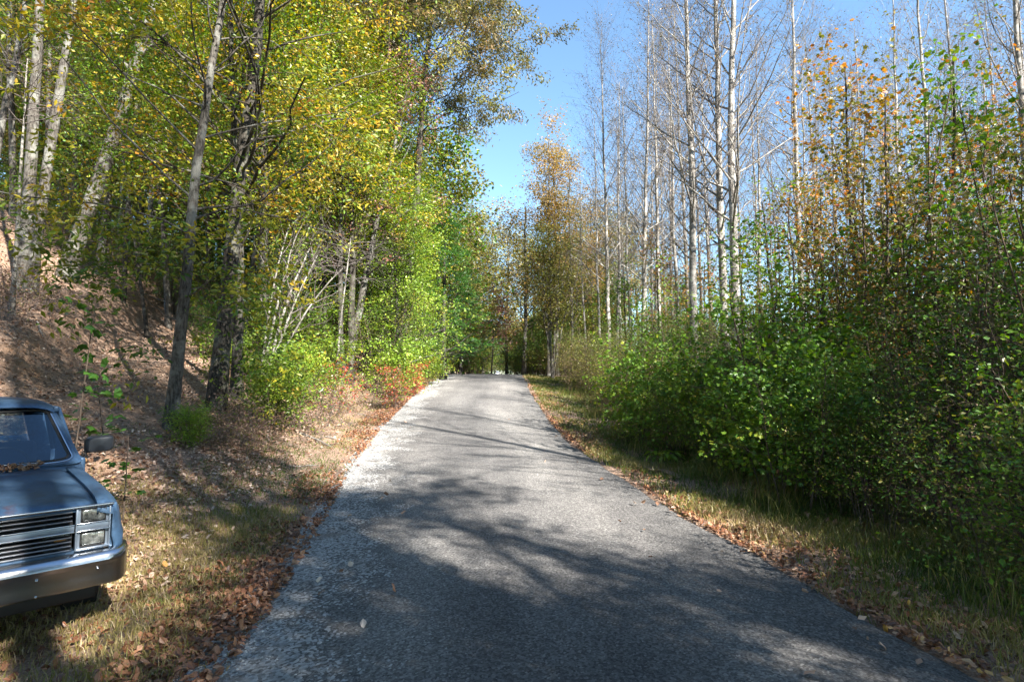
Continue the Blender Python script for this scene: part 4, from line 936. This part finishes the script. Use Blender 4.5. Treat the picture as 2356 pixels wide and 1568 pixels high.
# understory shrubs of the left side
UV = {'green': shrub(451, 2.4, 6, .5, 11, 5, 8, .10, .8, .4, tmpl='diamond', leaf='lf_yg', out=.4, spread=.12, flat=.3), 'lime': shrub(452, 2.2, 7, .5, 11, 5, 8, .10, .8, .35, tmpl='diamond', leaf='lf_lime', out=.4, spread=.12, flat=.3),
      'red': shrub(453, 1.9, 5, .4, 10, 4, 7, .09, .6, .3, tmpl='diamond', leaf='lf_red', leaf2='lf_lime', p2=.35, out=.4, spread=.10), 'dry': shrub(454, 1.2, 10, .5, 8, 4, 3, .06, .5, .3, tmpl='diamond', leaf='lf_brown', leaf2='lf_olive', out=.5, r0=.009, twig='twig_pale'),
      'fine': shrub(455, 3.4, 8, .6, 12, 6, 10, .05, .8, .4, tmpl='diamond', leaf='lf_green', leaf2='lf_olive', out=.25, spread=.09)}
lst = [('lime', 905, 20, 1.0, 'lime green roadside bush left of the bright pine'), ('lime', 935, 23, 1.0, 'lime green bush behind the red-leaved one near the crest'), ('red', 915, 18, .75, 'red-leaved bush on the left verge, left of the crest'), ('red', 948, 21, .7, 'red and green bush nearest the road crest on the left'),
       ('green', 985, 25, .8, 'green bush at the left verge in front of the dark pine'), ('lime', 965, 27, .9, 'low lime bush by the left verge under the pine'), ('green', 1012, 30, .9, 'low green bush where the left verge meets the crest'),
       ('fine', 880, 21, 1.1, 'fine-leaved green bush below the lime tree'), ('fine', 930, 26, 1.1, 'fine-leaved bush under the lime tree crown, nearer the pine'), ('red', 770, 15.5, .8, 'red-sprayed shrub at the foot of the two dark trunks'),
       ('dry', 800, 14.5, 1.0, 'brown dry brush on the bank below the two dark trunks'), ('dry', 860, 18, 1, 'brown dry brush on the bank left of the red bush'), ('dry', 700, 12.2, .9, 'twiggy dry brush on the leafy bank, middle'), ('dry', 590, 10.2, .9, 'twiggy dry brush right of the thick hickory foot'), ('dry', 520, 10.0, .8, 'twiggy brown brush in front of the thick hickory'),
       ('green', 640, 12.2, .75, 'bright green leafy sprays right of the thick hickory'), ('lime', 645, 13.2, .75, 'lime leafy sprays over the bank below the pale stems'), ('green', 690, 14.5, .9, 'green bush on the bank right of the pale stems'), ('lime', 610, 12.8, .6, 'lime bush between the thick hickory and the pale stems'),
       ('green', 452, 10.2, .33, 'small yellow-green shrub between the two hickory trunks'), ('lime', 440, 9.7, .33, 'tiny lime seedling at the foot of the slim hickory'), ('green', 740, 17, 1.0, 'green bush left of the two dark trunks'), ('fine', 700, 18, 1, 'fine green bush behind the pale stems'), ('green', 630, 17, 1.1, 'leafy green bush behind the fanning pale stems'),
       ('green', 530, 15.5, .8, 'green understory bush behind the thick hickory'), ('fine', 470, 18.5, .55, 'fine bush on the mound right of the trail'), ('fine', 250, 24, 1.1, 'fine bush on the hillside above the trail end'), ('fine', 120, 23, 1.1, 'fine bush up the hill behind the thick leaning trunk'), ('dry', 60, 14, 1.0, 'dry brush at the foot of the far-left trunks'), ('dry', 10, 12.5, 1.0, 'dry twigs at the left edge above the truck'), ('green', 330, 26, 1.2, 'green bush behind the thin leaning trunk'), ('fine', 400, 25, 1.1, 'fine-leaved bush on the hillside right of the thin leaning trunk'), ('green', 180, 28, 1.3, 'green bush high on the hillside at left'), ('green', 40, 25, 1.2, 'green bush high on the hillside at the left edge')]
for kd, px, d, s_, lab in lst:
    put(UV[kd], {'dry': 'dry_brush'}.get(kd, 'roadside_bush'), lab, 'bush', xat(px, d), d, R_.random() * 6.28, s_, None, SF)
# verge plants, right
put(shrub(461, .9, 26, .25, 3, 2, 3, .05, .2, .12, tmpl='long', leaf='lf_lime', r0=.008, out=.15), 'goldenrod', 'clump of tall yellow-green weeds on the right verge beside the thicket', 'plant', xat(1432, 13.0), 13.0, 0, 1, None, SF)
bl = Veg(462); P = np.zeros((9, 6, 3)); t = np.linspace(0, 1, 6)
for i in range(9):
    a = bl.r.random() * 6.28; o_ = bl.r.uniform(.12, .3)
    P[i, :, 0] = math.cos(a) * o_ * t; P[i, :, 1] = math.sin(a) * o_ * t; P[i, :, 2] = .42 * t - .18 * t ** 3
bl.tubes(P, np.full((9, 6), .004), 4, 0); b2 = Veg(463); b2.leaves(P, 4, .20, .03, 'long', 1, 1, .4, .6, t0=.5)
put((bl.mesh('stem', [M['twig_brown']]), b2.mesh('foliage', [M['twig_brown'], M['lf_lime']])), 'broadleaf_weed', 'small broad-leaved light green weed at the thicket foot on the right verge', 'plant', xat(1522, 11.2), 11.2, 0, 1, None, SF)
# young big-leaved sapling just behind the truck
ys_ = Veg(471); Pq, Rq = trunk(ys_.r, 2.35, .014, (.18, 0), .05, 10, .3, flare=1)
ys_.tubes(Pq, Rq, 6, 0); yc = Veg(472); P1, R1 = yc.grow(Pq, Rq, 11, .25, 1, .34, 1.2, .4, 5, .05, .1, minr=.002); yc.tubes(P1, R1, 4, 0)
yc.leaves(P1, 4, .125, .05, 'lobed', 1, .6, .8, .3, t0=.6, tint=(0, .3))  # lowest tints only: the unlit look is put into the leaf colour
big = (ys_.mesh('stem', [M['twig_brown']]), yc.mesh('foliage', [M['twig_brown'], M['lf_green']]))
put(big, 'big_leaved_sapling', 'thin sapling with large shade-darkened green leaves rising behind the blue truck', 'sapling', xat(178, 7.2), 7.2, 0, 1, None, SF)
put(big, 'big_leaved_sapling', 'shorter big-leaved seedling behind the truck mirror', 'sapling', xat(300, 6.4), 6.4, 2, (.8, .8, .42), None, SF)
put(big, 'big_leaved_sapling', 'big-leaved seedling between the truck and the trail', 'sapling', xat(255, 8.2), 8.2, 4, (.9, .9, .5), None, SF)

# fallen branches
def branch(seed, Ln, r, lab, px, d, rot, tilt=0):
    v = Veg(seed); n = 9; t = np.linspace(0, 1, n); P = np.zeros((1, n, 3)); P[0, :, 0] = (t - .5) * Ln; P[0, :, 1:] = v.r.normal(0, .03 * Ln / 2, (n, 2)).cumsum(0) * .6
    Rr = r * np.linspace(1, .35, n)[None]; v.tubes(P, Rr, 7, 0); P1, R1 = v.grow(P, Rr, 4, .3, .95, Ln * .3, .6, .6, 5, 0, .12); v.tubes(P1, R1, 4, 0)
    o = link('fallen_branch', v.mesh('fallen_branch', [M['bark_pale']])); x = xat(px, d); o.location = (x, d, gz(x, d) + r * 1.5)
    e = .5; dx = math.cos(rot) * e; dy = math.sin(rot) * e
    o.rotation_euler = (0, -math.atan2(gz(x + dx, d + dy) - gz(x - dx, d - dy), 2 * e), rot); tag(o, lab, 'branch', 'fallen branches on the bank')
branch(501, 1.5, .028, 'pale fallen branch lying down the leafy bank, longest one', 735, 12.2, -.6)
branch(502, .7, .02, 'short pale stick on the bank right of the longest branch', 790, 12.8, .1)
branch(503, 1.3, .02, 'thin branch lying high on the bank below the dark trunks', 835, 16.5, .4)
branch(504, 1.2, .02, 'thin forked branch at the left edge below the far-left trunks', 85, 12.5, -.8)
branch(505, .9, .015, 'twig on the trail beside the slim hickory', 350, 9.6, .9)
branch(506, 1.1, .018, 'twig lying at the verge below the longest branch', 700, 10.2, .3)

canopy_blocker = deciduous(482, 17, .24, (.8, .4), .48, 30, 8, 5, 12, .17, 6.0, 'diamond', 'bark_grey', 'twig_brown', 'lf_olive', spread=.25, gap=-.12)  # broad crown hung overhead out of view to cut sky fill
clump_caster = deciduous(483, 12, .14, (.6, .2), .2, 26, 6, 5, 26, .14, 3.5, 'diamond', 'bark_grey', 'twig_brown', 'lf_olive', spread=.16, gap=.11)  # gappy unseen crown, shaped to throw streaky shade on the near road
tall_caster = deciduous(481, 24, .2, (1, 0), .55, 26, 7, 5, 9, .16, 4.0, 'diamond', 'bark_grey', 'twig_brown', 'lf_oak', spread=.25)  # high unseen crown, added to shade the bank and cover overhead sky
# ------------------------------------------------------------------ off-frame trees around the camera, added for dappled shade and less sky fill
for x, y, pr, s_, rt in [(7.2, -3.6, BV[3], .95, 0), (10.5, -6.5, BV[3], .9, 2), (9.5, 2.6, BV[0], .9, 3), (10.8, 4.0, BV[1], .9, 5), (14, -9, hill[1], .9, 1), (9, -11, yg, 1, 2), (6.4, -9.0, BV[2], .95, 5),
                         (13.5, 6.0, BV[4], 1, 1), (17, 1, BV[2], 1, 2), (2.2, -8.5, hill[3], .8, 0), (16.5, 11, BV[0], .85, 2), (13, 14, BV[2], .9, 1), (8.2, -4.6, clump_caster, 1.05, 0), (5.6, -2.6, BV[3], .7, 1), (10.4, -4.4, clump_caster, 1.1, 2), (7.0, -6.4, clump_caster, 1.1, 3), (3.7, -3.2, tall_caster, 1.0, 0), (-5.8, .6, tall_caster, 1.0, 2), (3.2, -7, yg2, 1.3, 4), (4.8, -.6, yg2, .42, 1), (6.6, -3.4, BV[1], .75, 2), (8.6, -2.6, BV[3], .6, 5), (9.4, -5.4, tall_caster, 1.0, 0), (12, -8, tall_caster, 1.05, 2), (7.4, -3.2, tall_caster, .95, 4), (-8.5, 3, canopy_blocker, 1, 0), (-6.5, -3, canopy_blocker, 1.05, 1), (-2, -6, canopy_blocker, 1.1, 2), (-12.5, 7.5, canopy_blocker, .95, 3), (4, -9, canopy_blocker, 1.1, 4), (-12, -1, canopy_blocker, 1.1, 5), (11.2, .6, yg2, .7, 1), (14.5, .4, yg, .95, 3), (16, 6, hill[3], .85, 0), (5.4, -5.6, clump_caster, .8, 5), (3.0, -5.0, clump_caster, .75, 2), (.6, -1.8, yg2, .36, 1), (2.4, -3.6, clump_caster, .6, 3), (.8, -6.2, wide[0], .9, 2), (0, -9, wide[2], 1.2, 0), (-6, -7, wide[1], 1.1, 1), (-10, -3, wide[0], 1, 2), (-9.5, 3.5, wide[1], .9, 5), (13, -11, wide[3], 1.2, 2)]:
    put(pr, 'woodland_tree', 'unseen woodland tree added around the viewpoint to cast shade', 'tree', x, y, rt, s_, 'unseen trees added for their shade')

# ------------------------------------------------------------------ grass and leaf litter
def scatter_blades(name, x, y, h, w, seed, tint):
    r = np.random.default_rng(seed); n = len(x); z = H(x, y) - .01
    a = r.random(n) * 6.28; D = np.stack([np.cos(a), np.sin(a), 0 * a], -1); a2 = r.random(n) * 6.28
    Ld = np.stack([np.cos(a2), np.sin(a2), 0 * a], -1) * (h * r.uniform(.15, .9, n))[:, None]
    B = np.stack([x, y, z], -1); u = np.array([0, 0, 1.])
    v0 = B - D * (w / 2)[:, None]; v1 = B + D * (w / 2)[:, None]
    mid = B + Ld * .35 + u * (h * .62)[:, None]; v2 = mid + D * (w * .35)[:, None]; v3 = mid - D * (w * .35)[:, None]
    v4 = B + Ld * 1.0 + u * (h * .92)[:, None]
    V = np.stack([v0, v1, v2, v3, v4], 1).reshape(-1, 3); b = np.arange(n)[:, None] * 5
    return V, (b + np.array([[0, 1, 2, 3]])), (b + np.array([[3, 2, 4]])), np.repeat(tint, 5)
def grass(name, lab, x, y, h, w, seed, tint):
    V, q, t3, T = scatter_blades(name, x, y, h, w, seed, tint)
    tag(link(name, mesh_from(name, V, [q, t3], [M['grass']], tint=T)), lab, 'grass', kind='stuff')
r = np.random.default_rng(9)
# left verge
n = 120000; y = 1.6 + 30 * r.random(n) ** 1.7; s = -.1 + 4.0 * r.random(n); x = rx(y) - HW - s
dens = vnoise(x, y, 1.1, 31) + vnoise(x, y, .35, 32) * .8 + .50; dens -= .5 * (s < .22) + np.where(y > 8, .35 * np.clip(s - 1.5, 0, 9), .13 * np.clip(s - 2.6, 0, 9))
kp = r.random(n) * .8 < dens; x, y, s = x[kp], y[kp], s[kp]
dry = .33 + .9 * vnoise(x, y, 1.6, 33) + .30 * sstep(3.0, 5, y) * sstep(9, 6, y)
grass('verge_grass', 'short mixed green and straw grass along the left verge', x, y, r.uniform(.025, .10, len(x)) * (1 - .4 * sstep(5, 12, y)), np.full(len(x), .006) * (1 + y * .10), 1, np.clip(dry + r.normal(0, .16, len(x)), 0, 1))
n = 80000; y = 1.4 + 6 * r.random(n); x = -7 + 5.4 * r.random(n); kp = (x < rx(y) - HW - .3) & (r.random(n) * .75 < vnoise(x, y, .8, 41) + .38)
x, y = x[kp], y[kp]; grass('roadside_grass', 'weedy grass around the front of the blue truck', x, y, r.uniform(.03, .11, len(x)), np.full(len(x), .006), 2, np.clip(.22 + .8 * vnoise(x, y, 1.2, 42) + .50 * sstep(2.9, 4.6, y) + r.normal(0, .16, len(x)), 0, 1))
# right verge
n = 150000; y = 1.6 + 32 * r.random(n) ** 1.6; s = .0 + 3.6 * r.random(n); x = rx(y) + HW + s
dens = vnoise(x, y, .9, 51) + vnoise(x, y, .3, 52) * .7 + .55; dens -= .6 * (s < .16) + .3 * np.clip(.75 - s, 0, 1) * (y < 7) + .5 * np.clip(s - 2.6, 0, 9)
kp = r.random(n) * .9 < dens; x, y, s = x[kp], y[kp], s[kp]
hh = r.uniform(.04, .14, len(x)) * (1 + .45 * sstep(.9, 2.0, s)) * (1 - .3 * sstep(8, 16, y))
grass('thicket_edge_grass', 'green grass with straw tufts along the right verge', x, y, hh, np.full(len(x), .006) * (1 + y * .10), 3, np.clip(.26 + .8 * vnoise(x, y, 1.3, 53) + .15 * (s < .9) + r.normal(0, .15, len(x)), 0, 1))
n = 5200; y = 2.5 + 20 * r.random(n); s = 1.0 + 1.5 * r.random(n); x = rx(y) + HW + s; kp = vnoise(x, y, .8, 61) > .12; x, y = x[kp], y[kp]
grass('long_grass', 'long arching grass blades at the foot of the right thicket', x, y, r.uniform(.2, .5, len(x)), np.full(len(x), .007), 4, np.clip(r.normal(.35, .22, len(x)), 0, 1))
# litter
def litter(name, lab, x, y, size, seed, flat=.35, lift=.01, tint=(0, 1), mt='litter'):
    v = Veg(seed); n = len(x); z = H(x, y)
    s0 = rx(y) ; ins = np.abs(x - s0) < HW + .1; z = np.where(ins, rz(y) + .07 - .05 * ((x - s0) / HW) ** 2, z)
    P = np.zeros((n, 2, 3)); a = v.r.random(n) * 6.28
    P[:, 0] = np.stack([x, y, z + lift + v.r.random(n) * .03], -1); P[:, 1] = P[:, 0] + np.stack([np.cos(a), np.sin(a), 0 * a], -1) * .01
    v.leaves(P, 1, size, 0.001, 'litter', 0, 1, flat, .0, t0=0, tint=tint, ctint=0)
    tag(link(name, v.mesh(name, [M[mt]])), lab, 'leaves', kind='stuff')
n = 110000; y = 5 + 25 * r.random(n) ** 1.4; x = rx(y) - HW - .7 - 1.2 * r.random(n) * (y > 0) - (13 + .5 * y) * r.random(n) ** 1.2
kp = r.random(n) < .62 + vnoise(x, y, 1.7, 71); litter('leaf_litter', 'brown fallen leaves covering the left bank and trail', x[kp], y[kp], .062, 11, .4, tint=(.15, 1))
n = 17000; y = 1.5 + 26 * r.random(n) ** 1.6; s = -.08 + .75 * r.random(n) ** 1.6; x = rx(y) - HW - s - .05 * r.random(n)
kp = r.random(n) < .55 + 1.5 * vnoise(x, y, .9, 72) + .25 * (y < 4); litter('verge_leaf_litter', 'rusty dead leaves gathered along the left road edge', x[kp], y[kp], .052, 12, .55, tint=(0, .8), mt='litter_rust')
n = 17000; y = 1.5 + 24 * r.random(n) ** 1.7; s = .02 + 1.0 * r.random(n) ** 1.7; x = rx(y) + HW + s
kp = r.random(n) < .42 + 1.5 * vnoise(x, y, .8, 73) + .3 * (y < 4.5) - .3 * (s > .6); litter('road_edge_leaves', 'brown dead leaves gathered along the right road edge', x[kp], y[kp], .055, 13, .6, tint=(0, 1), mt='litter_rust')
n = 5500; y = 1.4 + 4 * r.random(n); x = -6 + 4.6 * r.random(n); kp = (x < rx(y) - HW + .0) & (r.random(n) < .5 + vnoise(x, y, .7, 74)); litter('foreground_leaves', 'dark dead leaves lying in the grass in front of the truck', x[kp], y[kp], .055, 14, .6, tint=(0, .6), mt='litter_rust')
n = 9000; y = 4 + 18 * r.random(n); x = rx(y) + HW + 1.6 + 5 * r.random(n); litter('thicket_floor_leaves', 'fallen leaves under the right thicket', x, y, .09, 15, .6, tint=(0, .7))
n = 60; y = 2 + 14 * r.random(n) ** 1.3; x = rx(y) + (HW - .1) * r.choice([-1, 1], n) * (1 - .5 * r.random(n) ** 2); litter('stray_leaves', 'few dry leaves blown onto the asphalt', x, y, .07, 16, .5)
# loose stones of the gravel edge
v = bmesh.new(); n = 2600
pr = np.random.default_rng(21); yy = 1.6 + 10 * pr.random(n) ** 1.6; ss = pr.normal(0, .22, n); xx = rx(yy) - HW + .22 + ss
bs = bmesh.new(); bmesh.ops.create_icosphere(bs, subdivisions=1, radius=1); bv = np.array([vv.co[:] for vv in bs.verts]); bf = np.array([[q.index for q in f.verts] for f in bs.faces]); bs.free(); v.free()
sz = pr.uniform(.004, .013, n); zz = rz(yy) + .055 - .05 * ((xx - rx(yy)) / HW) ** 2 + sz * .3
V = (bv[None] * (sz[:, None, None] * pr.uniform(.6, 1.2, (n, 1, 3))) * pr.uniform(.8, 1.15, (n, len(bv), 1)) + np.stack([xx, yy, zz], -1)[:, None]).reshape(-1, 3)
k = NM('stone'); at = k.n('ShaderNodeAttribute', attribute_name='tint'); stm = k.done(k.bsdf(k.ramp(at.outputs['Fac'], [(0, (.2, .19, .18)), (1, (.68, .66, .63))]), rough=.9))
tag(link('loose_gravel', mesh_from('loose_gravel', V, [(bf[None] + np.arange(n)[:, None, None] * len(bv)).reshape(-1, 3)], [stm], tint=np.repeat(pr.random(n), len(bv)))), 'loose pale stones along the left gravel edge', 'gravel', kind='stuff')
